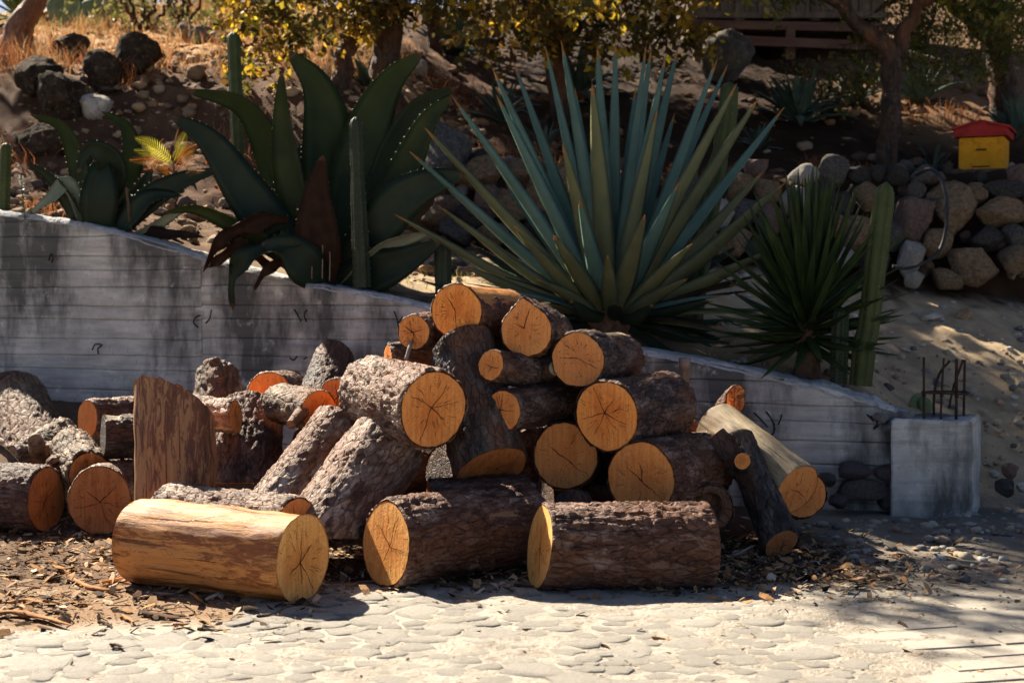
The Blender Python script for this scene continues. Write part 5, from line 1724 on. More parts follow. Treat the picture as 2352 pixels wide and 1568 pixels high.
gp = np.array([[.42, .22, .09], [.50, .30, .13], [.34, .14, .06], [.55, .38, .18]])
q = np.random.default_rng(12)
sp = [(-5.5 + 5.2 * q.random(), 12.2 + 8 * q.random() ** 1.2, .22, 38, .26) for _ in range(230)]
sp = [s for s in sp if s[0] < -0.9 - 0.12 * (s[1] - 12)]
tufts('dry_grass', sp, 1, gp, 'straw-coloured dry grass covering the sunny upper left slope')


def at_px(px, py, d):
    p = at(px, py, d); return p.x, p.y


sp = []
for (px, py, d, n, h, r) in [(1890, 350, 11.6, 160, .22, .16), (1940, 370, 11.4, 120, .16, .22), (1270, 300, 12.0, 120, .22, .25), (1620, 380, 11.4, 90, .14, .25), (1330, 400, 11.2, 90, .16, .2), (2140, 190, 14.2, 120, .22, .4), (2300, 210, 14, 120, .2, .5), (560, 255, 11.2, 140, .16, .35),
                             (600, 300, 10.6, 100, .14, .3), (1000, 140, 14.5, 120, .3, .5), (300, 200, 12.2, 120, .2, .3), (30, 180, 12.6, 200, .3, .4), (60, 120, 13.4, 160, .28, .4), (220, 190, 12.5, 140, .24, .3), (340, 190, 12.6, 120, .22, .3), (20, 300, 10.8, 120, .24, .3), (110, 470, 9.6, 90, .18, .15), (1190, 250, 12.6, 100, .2, .4), (1500, 390, 11.3, 80, .15, .3), (1400, 380, 11.3, 60, .15, .3), (750, 60, 16, 160, .3, .8), (420, 300, 11, 60, .12, .3)]:
    x, y = at_px(px, py, d); sp.append((x, y, r, n, h))
tufts('rusty_grass', sp, 2, np.array([[.36, .13, .05], [.42, .20, .08], [.28, .10, .04], [.20, .10, .05]]), 'rust-coloured dry tufts on the shaded slope')
sp = []
for (px, py, d, n, h, r) in [(960, 672, 8.8, 50, .07, .25), (1090, 640, 9.2, 60, .08, .3), (1620, 800, 8.0, 60, .05, .2), (1760, 840, 7.9, 50, .05, .2), (2110, 830, 8.3, 40, .04, .15), (140, 130, 16.5, 120, .3, .8), (470, 60, 18, 200, .35, 1.4), (260, 30, 19, 200, .4, 1.6), (1200, 655, 9.0, 60, .08, .4), (1150, 600, 9.4, 50, .1, .3)]:
    x, y = at_px(px, py, d); sp.append((x, y, r, n, h))
tufts('green_weeds', sp, 3, np.array([[.20, .22, .06], [.28, .27, .09], [.34, .30, .12]]), 'sparse yellow-green weeds on the terrace and crest')

# ------------------------------------------------------------------ wooden shed on posts
M_SHED = mat_plain('grey_timber', (0.10, 0.078, 0.06), (0.20, 0.16, 0.13), 9, 0.85, 0.4, 50, stretch=(1, 1, 0.15))
M_BEAM = mat_plain('pink_brown_timber', (0.11, 0.06, 0.047), (0.20, 0.12, 0.095), 9, 0.85, 0.4, 50, stretch=(.15, 1, 1))


def boxo(name, root, c, s, mt, rot=(0, 0, 0)):
    V, F = block(s[0] / 2, s[1] / 2, s[2], 0.06)
    V[:, 2] -= s[2] / 2
    o = obj(name, mesh(name, V, F, mt, smooth=False), root)
    o.location = c; o.rotation_euler = rot
    return o


SD = 17.6
sp0 = at(1590, 60, SD); sp1 = at(2030, 60, SD)
shed = empty('wooden_shed', (sp0.x, SD, hz(sp0.x, SD)), 'weathered timber shed raised on posts at the top right, dark underneath', 'shed')
so_ = Vector(shed.location)
wd = sp1.x - sp0.x
fz = at(1700, 48, SD).z - so_.z
k = 0; x = 0.05
while x < wd:
    w_ = 0.13 + 0.05 * ((k * 7) % 3) / 2
    boxo('wall_plank', shed, (x + w_ / 2, 0.0 - 0.006 * (k % 2), fz + 0.75), (w_ - 0.012, 0.03, 1.5 - 0.05 * (k % 3)), M_SHED)
    x += w_; k += 1
boxo('bottom_rail', shed, (wd / 2, -0.035, fz + 0.06), (wd + .1, 0.04, 0.07), M_SHED)
boxo('floor_beam', shed, (wd / 2, -0.09, fz - 0.09), (wd + .25, 0.12, 0.10), M_BEAM, (0, math.radians(1.2), 0))
boxo('floor_beam', shed, (wd / 2 + .05, -0.16, fz - 0.30), (wd + .1, 0.10, 0.11), M_BEAM, (0, math.radians(2.2), 0))
boxo('floor', shed, (wd / 2, 0.95, fz - 0.02), (wd, 1.85, 0.06), M_SHED)
boxo('back_wall', shed, (wd / 2, 1.9, fz + 0.35), (wd, 0.05, 2.3), M_SHED)
for sx in (0.02, wd - 0.02):
    boxo('side_wall', shed, (sx, 0.96, fz + 0.72), (0.04, 1.85, 1.46), M_SHED)
boxo('roof', shed, (wd / 2, 0.9, fz + 1.62), (wd + .5, 2.6, 0.06), M_BEAM, (math.radians(7), 0, 0))
for sx in (0.06, wd * .5, wd - 0.06):
    for sy in (-0.12, 1.8):
        zb = hz(so_.x + sx, so_.y + sy) - so_.z - .1
        boxo('post', shed, (sx, sy, (zb + fz - .1) / 2), (0.11, 0.11, fz - .1 - zb), M_BEAM)

# fallen grey timber on the slope right of the shed
V, fs = tube(catmull([at(2065, 118, 14.6), at(2110, 130, 14.6), at(2170, 146, 14.5)], 10), 0.035, 8, .2)
tag(obj('fallen_pole', mesh('fallen_pole', V, fs, mat_plain('silvered_wood', (.25, .21, .17), (.45, .39, .32), 10, .8, .4))), 'silvery fallen pole lying on the dim slope right of the shed', 'pole')

# ------------------------------------------------------------------ beehive
HB = at(2260, 398, 12.0)
hv = empty('beehive', HB, 'small yellow wooden beehive with a red pitched roof on the stone wall', 'beehive')
M_YEL = mat_plain('yellow_paint', (0.62, 0.265, 0.014), (0.76, 0.345, 0.022), 7, 0.75, 0.4, 50, c3=(0.48, 0.19, 0.015))
M_RED = mat_plain('red_paint', (0.30, 0.024, 0.022), (0.42, 0.04, 0.034), 7, 0.75, 0.4, 50, c3=(0.20, 0.03, 0.025))
hr = math.radians(-25)
hv.rotation_euler = (0, 0, hr)
w = psize(97, 12.0); h = psize(72, 12.0)
boxo('base_board', hv, (0, 0, 0.0), (w + .05, .45, .04), M_BEAM)
boxo('hive_body', hv, (0, 0, .02 + h / 2), (w, .40, h), M_YEL)
boxo('hand_grip', hv, (0, -.197, .02 + h * .60), (w * .24, .012, .018), M_CRACK)
boxo('entrance_slot', hv, (0, -.197, .04), (w * .4, .012, .012), M_CRACK)
ew = w / 2 + .03; rt = .02 + h; rh = psize(17, 12.0); ap = psize(31, 12.0)
V = np.array([(-ew, -.25, rt + .002), (ew, -.25, rt + .002), (ew, -.25, rt + rh), (0, -.25, rt + ap + .005), (-ew, -.25, rt + rh)])
V2 = V.copy(); V2[:, 1] = .25
VV = np.vstack([V, V2])
F = [np.array([[0, 1, 2, 4], [5, 9, 7, 6], [0, 5, 6, 1], [1, 6, 7, 2], [2, 7, 8, 3], [3, 8, 9, 4], [4, 9, 5, 0]]), np.array([[2, 3, 4], [7, 9, 8]])]
rf = obj('roof', mesh('roof', VV, F, M_RED, smooth=False), hv)
for sg in (-1, 1):
    ang_ = math.atan2(ap - rh, ew)
    boxo('roof_board', rf, (sg * (ew / 2 + .008), 0, rt + (rh + ap) / 2 + .012), (math.hypot(ew, ap - rh) + .035, .54, .018), M_RED, (0, sg * ang_, 0))
for sx in (-1, 1):
    boxo('foot', hv, (sx * w * .4, 0, -.05), (.05, .4, .07), M_BEAM)

# ------------------------------------------------------------------ hose
V, fs = tube(catmull([at(2105, 402, 10.4), at(2135, 388, 10.25), at(2158, 405, 10.18), at(2174, 460, 10.08), at(2172, 530, 10.0), at(2150, 585, 9.95), at(2090, 615, 9.9), at(2050, 612, 9.9)], 60), 0.013, 8)
tag(obj('garden_hose', mesh('garden_hose', V, fs, mat_plain('black_rubber', (.02, .022, .026), (.05, .052, .058), 10, .5, 0))), 'black garden hose looping down over the dry-stone wall at the right', 'hose')


# ------------------------------------------------------------------ trees
M_TRUNK = mat_bark('tree_bark', (0.018, 0.012, 0.009), (0.045, 0.029, 0.021), (0.10, 0.07, 0.05))
M_TRUNK_R = mat_bark('tree_bark_red', (0.10, 0.045, 0.025), (0.22, 0.105, 0.06), (0.34, 0.19, 0.12))


def leaves(q, ells, n_cl, per, size, palette, droop=0.4, spread=0.22):
    E = np.array([list(e[:6]) for e in ells])
    vol = np.array([e[3] * e[4] * e[5] * (e[6] if len(e) > 6 else 1) for e in ells]); vol /= vol.sum()
    pick = E[q.choice(len(ells), n_cl, p=vol)]
    u = q.normal(size=(n_cl, 3)); u /= np.linalg.norm(u, axis=1)[:, None]
    u *= (0.25 + 0.75 * q.random((n_cl, 1)) ** (1 / 2.2))
    c = pick[:, :3] + u * pick[:, 3:]
    d = q.normal(size=(n_cl, 3)); d[:, 2] -= droop; d /= np.linalg.norm(d, axis=1)[:, None]
    ln = spread * q.uniform(.6, 1.5, (n_cl, 1))
    tw = np.stack([c, c + d * ln], 1)
    bc = palette[q.integers(len(palette), size=n_cl)] * q.uniform(.7, 1.2, (n_cl, 1))
    C, Dv, L, B = (np.repeat(x, per, 0) for x in (c, d, ln, bc))
    n = n_cl * per
    p = C + Dv * L * q.random((n, 1)) + q.normal(size=(n, 3)) * spread * .14
    a = q.normal(size=(n, 3)) + Dv * .6; a /= np.linalg.norm(a, axis=1)[:, None]
    b = q.normal(size=(n, 3)); b -= a * (a * b).sum(1)[:, None]; b /= np.linalg.norm(b, axis=1)[:, None]
    s = size * q.uniform(.6, 1.25, (n, 1))
    nn = np.cross(a, b) * s * .12
    V = np.stack([p, p + a * s * .5 + b * s * .26 + nn, p + a * s, p + a * s * .5 - b * s * .26 + nn], 1)
    K = np.repeat((B * q.uniform(.8, 1.2, (n, 1)))[:, None], 4, 1)
    return V, K, tw


def tree(label, base, trunk, limbs, ells, n_cl, per, size, palette, seed, mt=None, droop=.4, spread=.22, group='trees on the slope', name='slope_tree', trans=.55):
    """trunk: [(x,y,z,r)...]"""
    q = np.random.default_rng(seed)
    root = empty(name, base, label, 'tree', group)
    bl = np.array(root.location)
    T = np.array(trunk, float)
    n = 26
    P = catmull(T[:, :3], n); R = np.interp(np.linspace(0, 1, n), np.linspace(0, 1, len(T)), T[:, 3])
    P[1:-1] += q.normal(size=(n - 2, 3)) * 0.010
    V, fs = tube(P, R, 16, 0.22, seed)
    obj('trunk', mesh('trunk', V - bl, fs, mt or M_TRUNK), root)
    for l in limbs:
        l = np.array(l, float)
        P = catmull(l[:, :3], 16); R = np.interp(np.linspace(0, 1, 16), np.linspace(0, 1, len(l)), l[:, 3])
        P[1:-1] += q.normal(size=(14, 3)) * 0.02
        V, fs = tube(P, R, 10, 0.2, seed)
        obj('limb', mesh('limb', V - bl, fs, mt or M_TRUNK), root)
    LV, LC, tw = leaves(q, ells, n_cl, per, size, palette, droop, spread)
    m = len(LV)
    tm = bpy.data.materials.get('tree_leaf_%d' % int(trans * 100)) or mat_attr('tree_leaf_%d' % int(trans * 100), 0.6, trans=trans, spec=.3)
    cr = obj('crown', mesh('crown', LV.reshape(-1, 3) - bl, np.arange(m * 4).reshape(-1, 4), tm, cols=np.clip(LC.reshape(-1, 3), 0, 1)), root)
    Vs, Fs = [], []
    tv = np.array(tw)                                 # twigs: thin triangles prisms
    a, b = tv[:, 0], tv[:, 1]
    up = np.array([0.3, 0.2, 1.0])
    s1 = np.cross(b - a, up); s1 /= np.linalg.norm(s1, axis=1)[:, None] + 1e-9
    s2 = np.cross(b - a, s1); s2 /= np.linalg.norm(s2, axis=1)[:, None] + 1e-9
    r = 0.004
    a = a - (b - a) * 0.8
    V = np.stack([a + s1 * r, a - s1 * r * .5 + s2 * r, a - s1 * r * .5 - s2 * r, b], 1).reshape(-1, 3)
    k4 = (np.arange(len(tw)) * 4)[:, None]
    F = np.concatenate([np.array([[0, 1, 3]]) + k4, np.array([[1, 2, 3]]) + k4, np.array([[2, 0, 3]]) + k4])
    tg = obj('twigs', mesh('twigs', V - bl, F, mt or M_TRUNK), cr)
    return root


PY = np.array([[.50, .36, .03], [.46, .28, .03], [.16, .13, .03], [.20, .11, .025], [.09, .085, .025], [.12, .08, .02]])  # brightest entries paint in backlit leaves among the darker ones
PG = np.array([[.10, .13, .03], [.15, .16, .035], [.22, .20, .04], [.08, .10, .03]])
PD = np.array([[.10, .11, .035], [.16, .14, .04], [.20, .15, .04], [.07, .08, .025]])
# twin-trunk tree top centre-left
b = at(890, 235, 12.2); bz_ = hz(b.x, b.y)
tree('dark twin-trunked tree with yellow autumn leaves at the top centre left', (b.x, b.y, bz_),
     [(b.x, b.y, bz_ - .1, .15), (b.x - .02, b.y, bz_ + .35, .125), (b.x + .02, b.y, bz_ + .8, .115), (b.x - .05, b.y, bz_ + 1.6, .09), (b.x + .1, b.y + .1, bz_ + 2.6, .05)],
     [[(b.x - .36, b.y - .1, bz_ - .15, .085), (b.x - .37, b.y - .1, bz_ + .3, .08), (b.x - .30, b.y - .08, bz_ + .62, .08), (b.x - .05, b.y, bz_ + 1.0, .07)],
      [(b.x, b.y, bz_ + 1.2, .07), (b.x - .7, b.y - .3, bz_ + 1.9, .05), (b.x - 1.4, b.y - .4, bz_ + 2.3, .02)], [(b.x, b.y, bz_ + 1.1, .07), (b.x + .9, b.y - .1, bz_ + 1.6, .05), (b.x + 1.9, b.y - .2, bz_ + 1.9, .02)],
      [(b.x, b.y, bz_ + 1.6, .06), (b.x + .4, b.y - .8, bz_ + 2.3, .04), (b.x + .8, b.y - 1.6, bz_ + 2.6, .02)], [(b.x, b.y, bz_ + 1.9, .05), (b.x - .4, b.y - 1.2, bz_ + 2.3, .04), (-1.8, 9.6, 5.1, .015)], [(b.x, b.y, bz_ + .9, .05), (b.x - .6, b.y - .5, bz_ + 1.05, .03), (b.x - 1.2, b.y - .7, bz_ + .85, .012)]],  # includes an unseen forward limb, added to carry the shading foliage
     [(b.x - .15, b.y - .2, bz_ + 2.5, 1.35, 1.4, 1.1), (b.x - .6, b.y - .4, bz_ + .80, .85, .6, .26, 1.5), (b.x + .9, b.y - .5, bz_ + .92, 1.1, .6, .22, 1.3), (b.x - 1.0, b.y - .5, bz_ + .50, .28, .35, .28, 1.5), (-1.75, 9.7, 5.1, 1.15, .8, .45, .75)], 1700, 13, .09, PY, 31, spread=.25)  # last ellipsoid: unseen foliage added to shade the right foreground
# tree added further up the slope to shade the hillside below
b = ground_hit(1003, 120, 10); bz_ = hz(b.x, b.y)
tree('thin dark tree added to shade the slope between the twin-trunked tree and the middle tree', (b.x, b.y, bz_),
     [(b.x, b.y, bz_ - .1, .09), (b.x - .1, b.y, bz_ + .7, .075), (b.x - .3, b.y, bz_ + 1.6, .06), (b.x - .4, b.y + .1, bz_ + 2.6, .03)],
     [[(b.x - .15, b.y, bz_ + 1.1, .05), (b.x - 1.0, b.y - .2, bz_ + 1.9, .02)], [(b.x - .2, b.y, bz_ + 1.3, .05), (b.x + .7, b.y - .2, bz_ + 2.0, .02)]],
     [(b.x - .7, b.y, bz_ + 2.7, 1.9, 1.5, 1.0), (b.x, b.y - .4, bz_ + 1.0, .9, .5, .2, 1.0)], 1600, 14, .10, PY * .8, 36, spread=.25)
# middle tree
b = at(1300, 190, 14.0); bz_ = hz(b.x, b.y)
tree('dark-trunked tree with yellow leaves behind the tips of the blue agave', (b.x, b.y, bz_),
     [(b.x, b.y, bz_ - .1, .14), (b.x - .08, b.y, bz_ + .5, .12), (b.x - .2, b.y, bz_ + 1.3, .10), (b.x - .2, b.y + .1, bz_ + 2.6, .05)],
     [[(b.x - .1, b.y, bz_ + .7, .08), (b.x + .6, b.y - .3, bz_ + 1.5, .05), (b.x + 1.4, b.y - .4, bz_ + 2.0, .02)], [(b.x - .15, b.y, bz_ + .9, .08), (b.x - .9, b.y - .4, bz_ + 1.6, .05), (b.x - 1.5, b.y - .6, bz_ + 1.7, .02)]],
     [(b.x + .9, b.y + .7, bz_ + 2.5, 1.9, 1.6, 1.1), (b.x - .5, b.y - .5, bz_ + .75, .7, .5, .22, 1.5), (b.x + .6, b.y - .5, bz_ + .8, .9, .5, .22, 1.2)], 2000, 14, .10, PY, 32, spread=.25)
# forked tree right
b = at(2035, 375, 12.3); bz_ = hz(b.x, b.y)
f0 = at(2040, 120, 12.3); f1 = at(1950, 30, 12.3); f2 = at(2100, 20, 12.4)
tree('forked dark tree between the shed and the beehive', (b.x, b.y, bz_),
     [(b.x, b.y, bz_ - .1, .10), (b.x + .03, b.y, bz_ + .5, .08), (f0.x, b.y, f0.z, .08), (f1.x, b.y, f1.z, .06), (f1.x - .3, b.y, f1.z + .8, .05)],
     [[(f0.x, b.y, f0.z - .1, .08), (f2.x, b.y, f2.z, .06), (f2.x + .3, b.y, f2.z + 1.0, .03)], [(f1.x, b.y, f1.z, .05), (f1.x - .9, b.y - .2, f1.z + .6, .03), (f1.x - 1.6, b.y - .3, f1.z + .8, .012)], [(f2.x, b.y, f2.z, .05), (f2.x + .8, b.y - .3, f2.z + .3, .03), (f2.x + 1.5, b.y - .5, f2.z + .1, .012)]],
     [(b.x - .3, b.y + .2, bz_ + 2.7, 2.2, 1.7, 1.0), (b.x + 1.0, b.y - .3, bz_ + 1.55, .8, .5, .35, 1.5), (b.x - 1.0, b.y - .3, bz_ + 1.45, .5, .4, .2, 1.0)], 2200, 16, .08, PG, 33, spread=.25)
# right edge tree, feathery green
b = at(2312, 215, 13.8); bz_ = hz(b.x, b.y)
tree('leafy green tree hanging over the slope at the top right corner', (b.x, b.y, bz_),
     [(b.x, b.y, bz_ - .1, .15), (b.x - .05, b.y, bz_ + .5, .13), (b.x - .15, b.y, bz_ + 1.1, .11), (b.x - .4, b.y, bz_ + 2.3, .06)],
     [[(b.x - .1, b.y, bz_ + .8, .08), (b.x - .9, b.y - .4, bz_ + 1.2, .04), (b.x - 1.4, b.y - .5, bz_ + 1.0, .015)]],
     [(b.x - .2, b.y, bz_ + 2.0, 1.6, 1.3, .9), (b.x - .75, b.y - .5, bz_ + .75, .95, .6, .40, 2.0)], 1000, 22, .045, PG, 34, droop=.8, spread=.22)
# leaning red trunk at top left
b = at(40, 150, 13.5); bz_ = hz(b.x, b.y)
t1 = at(85, 0, 13.5)
tree('leaning reddish trunk in the sun at the top left corner', (b.x, b.y, bz_),
     [(b.x - .03, b.y, bz_ - .1, .17), (b.x + .02, b.y, bz_ + .25, .13), (t1.x, b.y, t1.z, .10), (t1.x + .35, b.y, t1.z + 1.0, .10), (t1.x + .5, b.y + .1, t1.z + 2.2, .05)], [[(t1.x + .35, b.y, t1.z + 1.0, .07), (t1.x - 2.6, b.y + 1.0, t1.z + 2.0, .03)]],
     [(t1.x - 3.0, b.y + 1.3, t1.z + 2.2, 1.1, 1.0, .7)], 160, 13, .07, PD, 35, mt=M_TRUNK_R)


def shrub(label, px, py, d, rx, rz, n, pal_, seed, size=.06):
    p = ground_hit(px, py + 55, 10); z = hz(p.x, p.y)
    b_ = (p.x, p.y, z)
    st = [[(p.x, p.y, z - .05, .03), (p.x + rx * .5 * math.cos(a), p.y + .3 * math.sin(a), z + rz * 1.2, .008)] for a in (0.4, 2.2, 4.0, 5.3)]
    tree(label, b_, [(p.x, p.y, z - .05, .035), (p.x, p.y, z + rz * .7, .02), (p.x + .05, p.y, z + rz * 1.5, .008)], st, [(p.x, p.y, z + rz, rx, rx * .7, rz)], n, 12, size, pal_, seed, group='shrubs on the hillside', name='shrub', trans=.3)


shrub('sunlit yellow-green shrub on the crest left of the boughs', 330, 20, 20.5, 1.1, .55, 130, np.array([[.28, .28, .07], [.36, .32, .10], [.2, .2, .05]]), 41)
shrub('pale green shrub on the crest near the sky gap', 420, 12, 21.0, .8, .5, 90, np.array([[.26, .27, .10], [.36, .34, .14]]), 42)
shrub('dark shrub on the shaded slope at the top centre', 1120, 70, 17.5, 1.0, .7, 120, PD, 43)
shrub('dark shrub left of the shed', 1480, 90, 16.5, .9, .7, 120, PD, 44)
shrub('dim shrub on the slope behind the yellow-leaved boughs', 760, 30, 18.5, 1.0, .7, 120, PD, 45)
shrub('dark shrub below the corner tree at the right edge', 2300, 80, 16.5, 1.0, .7, 120, PG, 46)
shrub('dim shrub right of the shed', 2110, 70, 17.0, .8, .7, 100, PD, 47)
shrub('dark thorny shrub in the shade under the shed', 1900, 215, 14.0, .5, .3, 60, PD, 48)


# ------------------------------------------------------------------ bark litter
def chips(name, n, region, smin, smax, palette, seed, label):
    q = np.random.default_rng(seed)
    pts = region(q, n)
    zz = terrain(pts[:, 0], pts[:, 1])
    Vs, Cs = [], []
    for k in range(len(pts)):
        s = smin + (smax - smin) * q.random() ** 3.0
        a = q.random() * 6.28; el = q.uniform(1.2, 4.5); tilt = q.normal() * .30; rl = q.normal() * .35
        w = s / el
        loc = np.array([[-s, -w, 0], [0, -w * q.uniform(.7, 1.3), q.uniform(0, .25) * w], [s, -w * q.uniform(.2, 1), 0], [s * q.uniform(.8, 1.15), w * q.uniform(.2, 1), 0], [0, w * q.uniform(.7, 1.3), q.uniform(0, .25) * w], [-s * q.uniform(.8, 1.1), w * q.uniform(.2, 1), 0]])
        low = loc * np.array([.92, .9, 1]) - np.array([0, 0, max(.0015, w * .22)])
        v = np.vstack([loc, low])
        v[:, 2] += v[:, 0] * tilt + v[:, 1] * rl
        c_, s_ = math.cos(a), math.sin(a)
        v = np.stack([v[:, 0] * c_ - v[:, 1] * s_, v[:, 0] * s_ + v[:, 1] * c_, v[:, 2]], -1)
        Vs.append(v + np.array([pts[k, 0], pts[k, 1], zz[k] + .006 + abs(tilt) * s * .6 + .006 * q.random()]))
        Cs.append(np.repeat((palette[q.integers(len(palette))] * q.uniform(.6, 1.3))[None], 12, 0))
    V = np.vstack(Vs); C = np.vstack(Cs)
    o12 = (np.arange(len(pts)) * 12)[:, None]
    F = [np.array([[0, 1, 4, 5]]) + o12, np.array([[1, 2, 3, 4]]) + o12] + [np.array([[(i + 1) % 6, i, 6 + i, 6 + (i + 1) % 6]]) + o12 for i in range(6)]
    o = obj(name, mesh(name, V, F, bpy.data.materials.get('bark_chip') or mat_attr('bark_chip', 0.85, .5, 90, var=.4), smooth=False, cols=np.clip(C, .01, .8)))
    return tag(o, label, 'bark litter', kind='stuff')


pb = np.array([[.10, .065, .045], [.17, .10, .06], [.26, .14, .07], [.06, .04, .03], [.52, .37, .24], [.52, .28, .12], [.34, .22, .14], [.56, .45, .33], [.44, .27, .13]])


def reg_l(q, n):
    x = q.uniform(-3.2, -.7, n); y = 4.6 + 2.6 * q.random(n) ** 0.9
    keep = q.random(n) < np.clip((y - 4.55) / .55, .08, 1)
    return np.stack([x, y], -1)[keep]


def reg_f(q, n):
    x = q.uniform(-1.0, 1.5, n); y = 5.85 + q.normal(size=n) * .38
    k = (y > 5.1) & (q.random(n) < np.clip((y - 5.05) / .45, 0, 1))
    return np.stack([x, y], -1)[k]


def reg_r(q, n):
    x = 1.05 + q.normal(size=n) * .42; y = 5.95 + q.normal(size=n) * .38
    k = (y > 5.15)
    return np.stack([x, y], -1)[k]


chips('bark_litter', 8500, reg_l, .003, .032, pb, 1, 'carpet of bark chips and wood scraps at the left foot of the heap')
chips('bark_crumbs', 3000, reg_f, .003, .03, pb, 2, 'bark crumbs under and in front of the logs')
chips('wood_scraps', 2600, reg_r, .003, .028, pb, 3, 'bark scraps on the ground by the forked log')
chips('scattered_chips', 260, lambda q, n: np.stack([q.uniform(-1.7, 1.6, n), q.uniform(4.1, 5.6, n)], -1), .004, .018, pb, 4, 'tiny bark flecks scattered over the cobbles')

# larger bark pieces one can tell apart
M_BP = mat_plain('bark_piece_dark', (0.05, 0.033, 0.024), (0.14, 0.085, 0.055), 25, .85, .6, 70)
M_BPO = mat_plain('bark_piece_orange', (0.26, 0.12, 0.05), (0.46, 0.24, 0.10), 18, .8, .4, 70, stretch=(.2, 1, 1))


def bark_piece(label, pts, hwpx, mt, lift=.006, cup=.5, group=None, nm='bark_strip', wav=.2, seed=0):
    P = []
    for (px, py) in pts:
        d = CAM_H * FPX / (py - 670.0)
        p = at(px, py, d)
        P.append(Vector((p.x, p.y, hz(p.x, p.y) + lift)))
    d = CAM_H * FPX / (pts[0][1] - 670.0)
    V, fs, mi = leaf_geo([P[0]] + [P[0].lerp(P[-1], .5) + Vector((0, 0, lift))] + P[-1:] if len(P) == 2 else P, psize(hwpx, d), side=(0.15, 1, 0), cup=cup, thick=.007, n=16, spine=False, wav=wav, seed=seed, base_w=.75, peak=.5)
    q = np.random.default_rng(seed)
    V = V + .002 * fbm(V * 40, seed, 2)[:, None]
    o = P[0]
    ob = obj(nm, mesh(nm, V - np.array(o), fs, mt))
    ob.location = o
    return tag(ob, label, 'bark', group)


bark_piece('long curled orange bark strip at the bottom left edge', [(-40, 1432), (30, 1420), (100, 1432), (168, 1455)], 13, M_BPO, .02, seed=1)
bark_piece('shorter orange bark curl just above the long bottom-left strip', [(15, 1402), (60, 1392), (105, 1402)], 9, M_BPO, .02, seed=2)
bark_piece('thin tan bark ribbon curving towards the stripped front log', [(160, 1336), (210, 1358), (260, 1364), (300, 1358)], 9, M_BPO, .012, seed=3)
bark_piece('straight orange sliver running to the lower end of the stripped front log', [(230, 1350), (280, 1338), (330, 1328)], 8, M_BPO, .014, seed=4)
bark_piece('dark bark slab below the shadow of the stripped front log', [(322, 1418), (370, 1424), (418, 1434)], 15, M_BP, .014, seed=5)
bark_piece('lone dark bark chunk on the open cobbles at the lower left', [(252, 1502), (268, 1500), (284, 1503)], 10, M_BP, .02, seed=6, cup=.3)
bark_piece('small orange-brown bark piece on the cobbles under the front-left shadow', [(398, 1449), (418, 1446), (436, 1444)], 7, M_BPO, .012, seed=7)
bark_piece('dark ragged bark sliver on the cobbles right of the orange-brown piece', [(455, 1456), (490, 1458), (530, 1457)], 6, M_BP, .01, seed=8)
bark_piece('dark bark flake in the shadow of the stripped log', [(592, 1428), (610, 1424), (625, 1420)], 8, M_BP, .012, seed=9)
FLK = ['small bark flake above the bottom-left orange curl', 'bark flake right of the long bottom-left strip', 'bark flake on the cobbles below the dark bark slab', 'bark flake touching the dark bark slab', 'flake in the chip carpet at the left edge',
       'flake in the chip carpet under the round dark orange end', 'bark flake between the tan ribbon and the dark slab', 'dark flake on the stones before the front middle log', 'second flake on the stones before the front middle log', 'lone flake on sunny cobbles before the front middle log',
       'dark flake in the gap between the two front barked logs', 'flake at the right foot of the reddish front log', 'long wood splinter on the gravel below the pillar', 'lower wood splinter on the gravel at the right', 'orange flake on the brick paving', 'flake on bare cobbles below the reddish front log',
       'tiny flake inside the shadow of the stripped front log', 'flake on the cobbles at the bottom centre', 'dark splinter just right of the forked log', 'flake on the gravel near the white pebble']
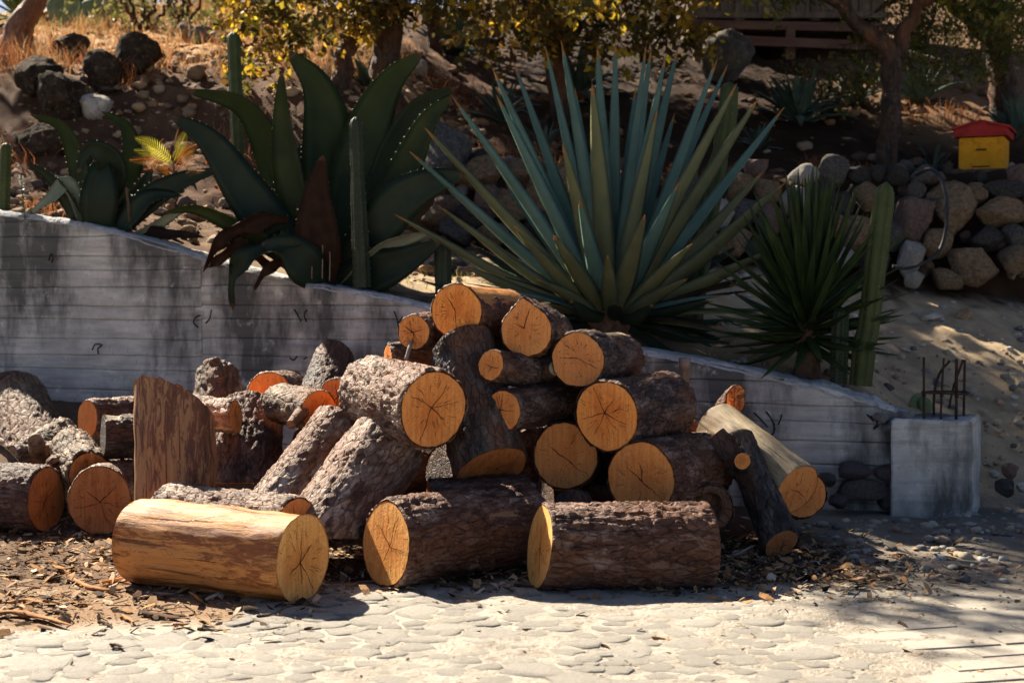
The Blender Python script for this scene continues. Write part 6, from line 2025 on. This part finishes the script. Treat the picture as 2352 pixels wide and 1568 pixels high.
for k, (a_, b_, c_, d_, hw) in enumerate([(60, 1395, 95, 1400, 7), (130, 1415, 165, 1422, 8), (225, 1440, 258, 1446, 6), (280, 1425, 310, 1440, 7), (15, 1335, 60, 1330, 8), (90, 1310, 130, 1318, 7), (180, 1400, 215, 1398, 7), (1010, 1352, 1060, 1358, 7), (1080, 1362, 1120, 1368, 6), (1050, 1385, 1080, 1392, 6), (1180, 1352, 1235, 1356, 8),
                                              (1590, 1370, 1625, 1366, 5), (2180, 1278, 2240, 1290, 6), (2200, 1310, 2255, 1318, 5), (2065, 1440, 2085, 1452, 6), (1498, 1478, 1530, 1480, 5), (700, 1458, 720, 1452, 5), (1380, 1495, 1400, 1500, 5), (1840, 1230, 1900, 1226, 6), (1950, 1342, 1990, 1350, 6)]):
    bark_piece(FLK[k], [(a_, b_), ((a_ + c_) / 2, (b_ + d_) / 2 - 2), (c_, d_)], hw, M_BP if k % 3 else M_BPO, .010, nm='bark_flake', group='loose bark flakes', seed=20 + k)
# pale twig by the front right log, and stick under the knotted log
V, fs = tube(catmull([at(1650, 1280, 6.15), at(1690, 1272, 6.1), at(1735, 1250, 6.15)], 12), np.linspace(.006, .003, 12), 6)
tag(obj('twig', mesh('twig', V, fs, bpy.data.materials['silvered_wood'])), 'pale bent twig on the ground right of the reddish front log', 'twig')
V, fs = tube(catmull([at(933, 826, 6.42), at(940, 800, 6.44), at(945, 785, 6.48)], 8), .009, 6, .2)
tag(obj('stick', mesh('stick', V, fs, bpy.data.materials['silvered_wood'])), 'short grey stick propping the small knotted log', 'stick')
V, fs = tube(catmull([at(-20, 1015, 7.0), at(15, 1040, 6.98), at(45, 1072, 6.96)], 8), [.02] * 8, 7, .3)
tag(obj('stick', mesh('stick', V, fs, M_STEM)), 'broken dark stick at the left edge above the log cut by the picture edge', 'stick')
V, F = rock_shape(900, 2, .3, .9)
o = obj('wood_splinter', mesh('wood_splinter', V * np.array([.025, .012, .045]), F, M_PALEWOOD, smooth=False)); o.location = at(652, 893, 6.95)
tag(o, 'pale splinter of wood sticking up before the cracked log end by the wall', 'splinter')
V, fs = tube(catmull([(at(860, 668, 8.5)), at(1000, 690, 8.35), at(1060, 650, 8.3)], 10), .02, 8, .3)
tag(obj('dead_branch', mesh('dead_branch', V, fs, M_STEM)), 'dark dead branch lying along the wall top behind the heap', 'branch')

V, fs, mi = leaf_geo([at(1533, 128, 8.25), at(1535, 138, 8.24), at(1538, 147, 8.25)], psize(6, 8.2), roll=15, thick=.001, n=8, spine=False)
yl = obj('yellow_leaf', mesh('yellow_leaf', V - np.array(at(1535, 138, 8.24)), fs, M_FY)); yl.location = at(1535, 138, 8.24)
tag(yl, 'single bright yellow leaf caught at a tip of the blue agave', 'leaf')
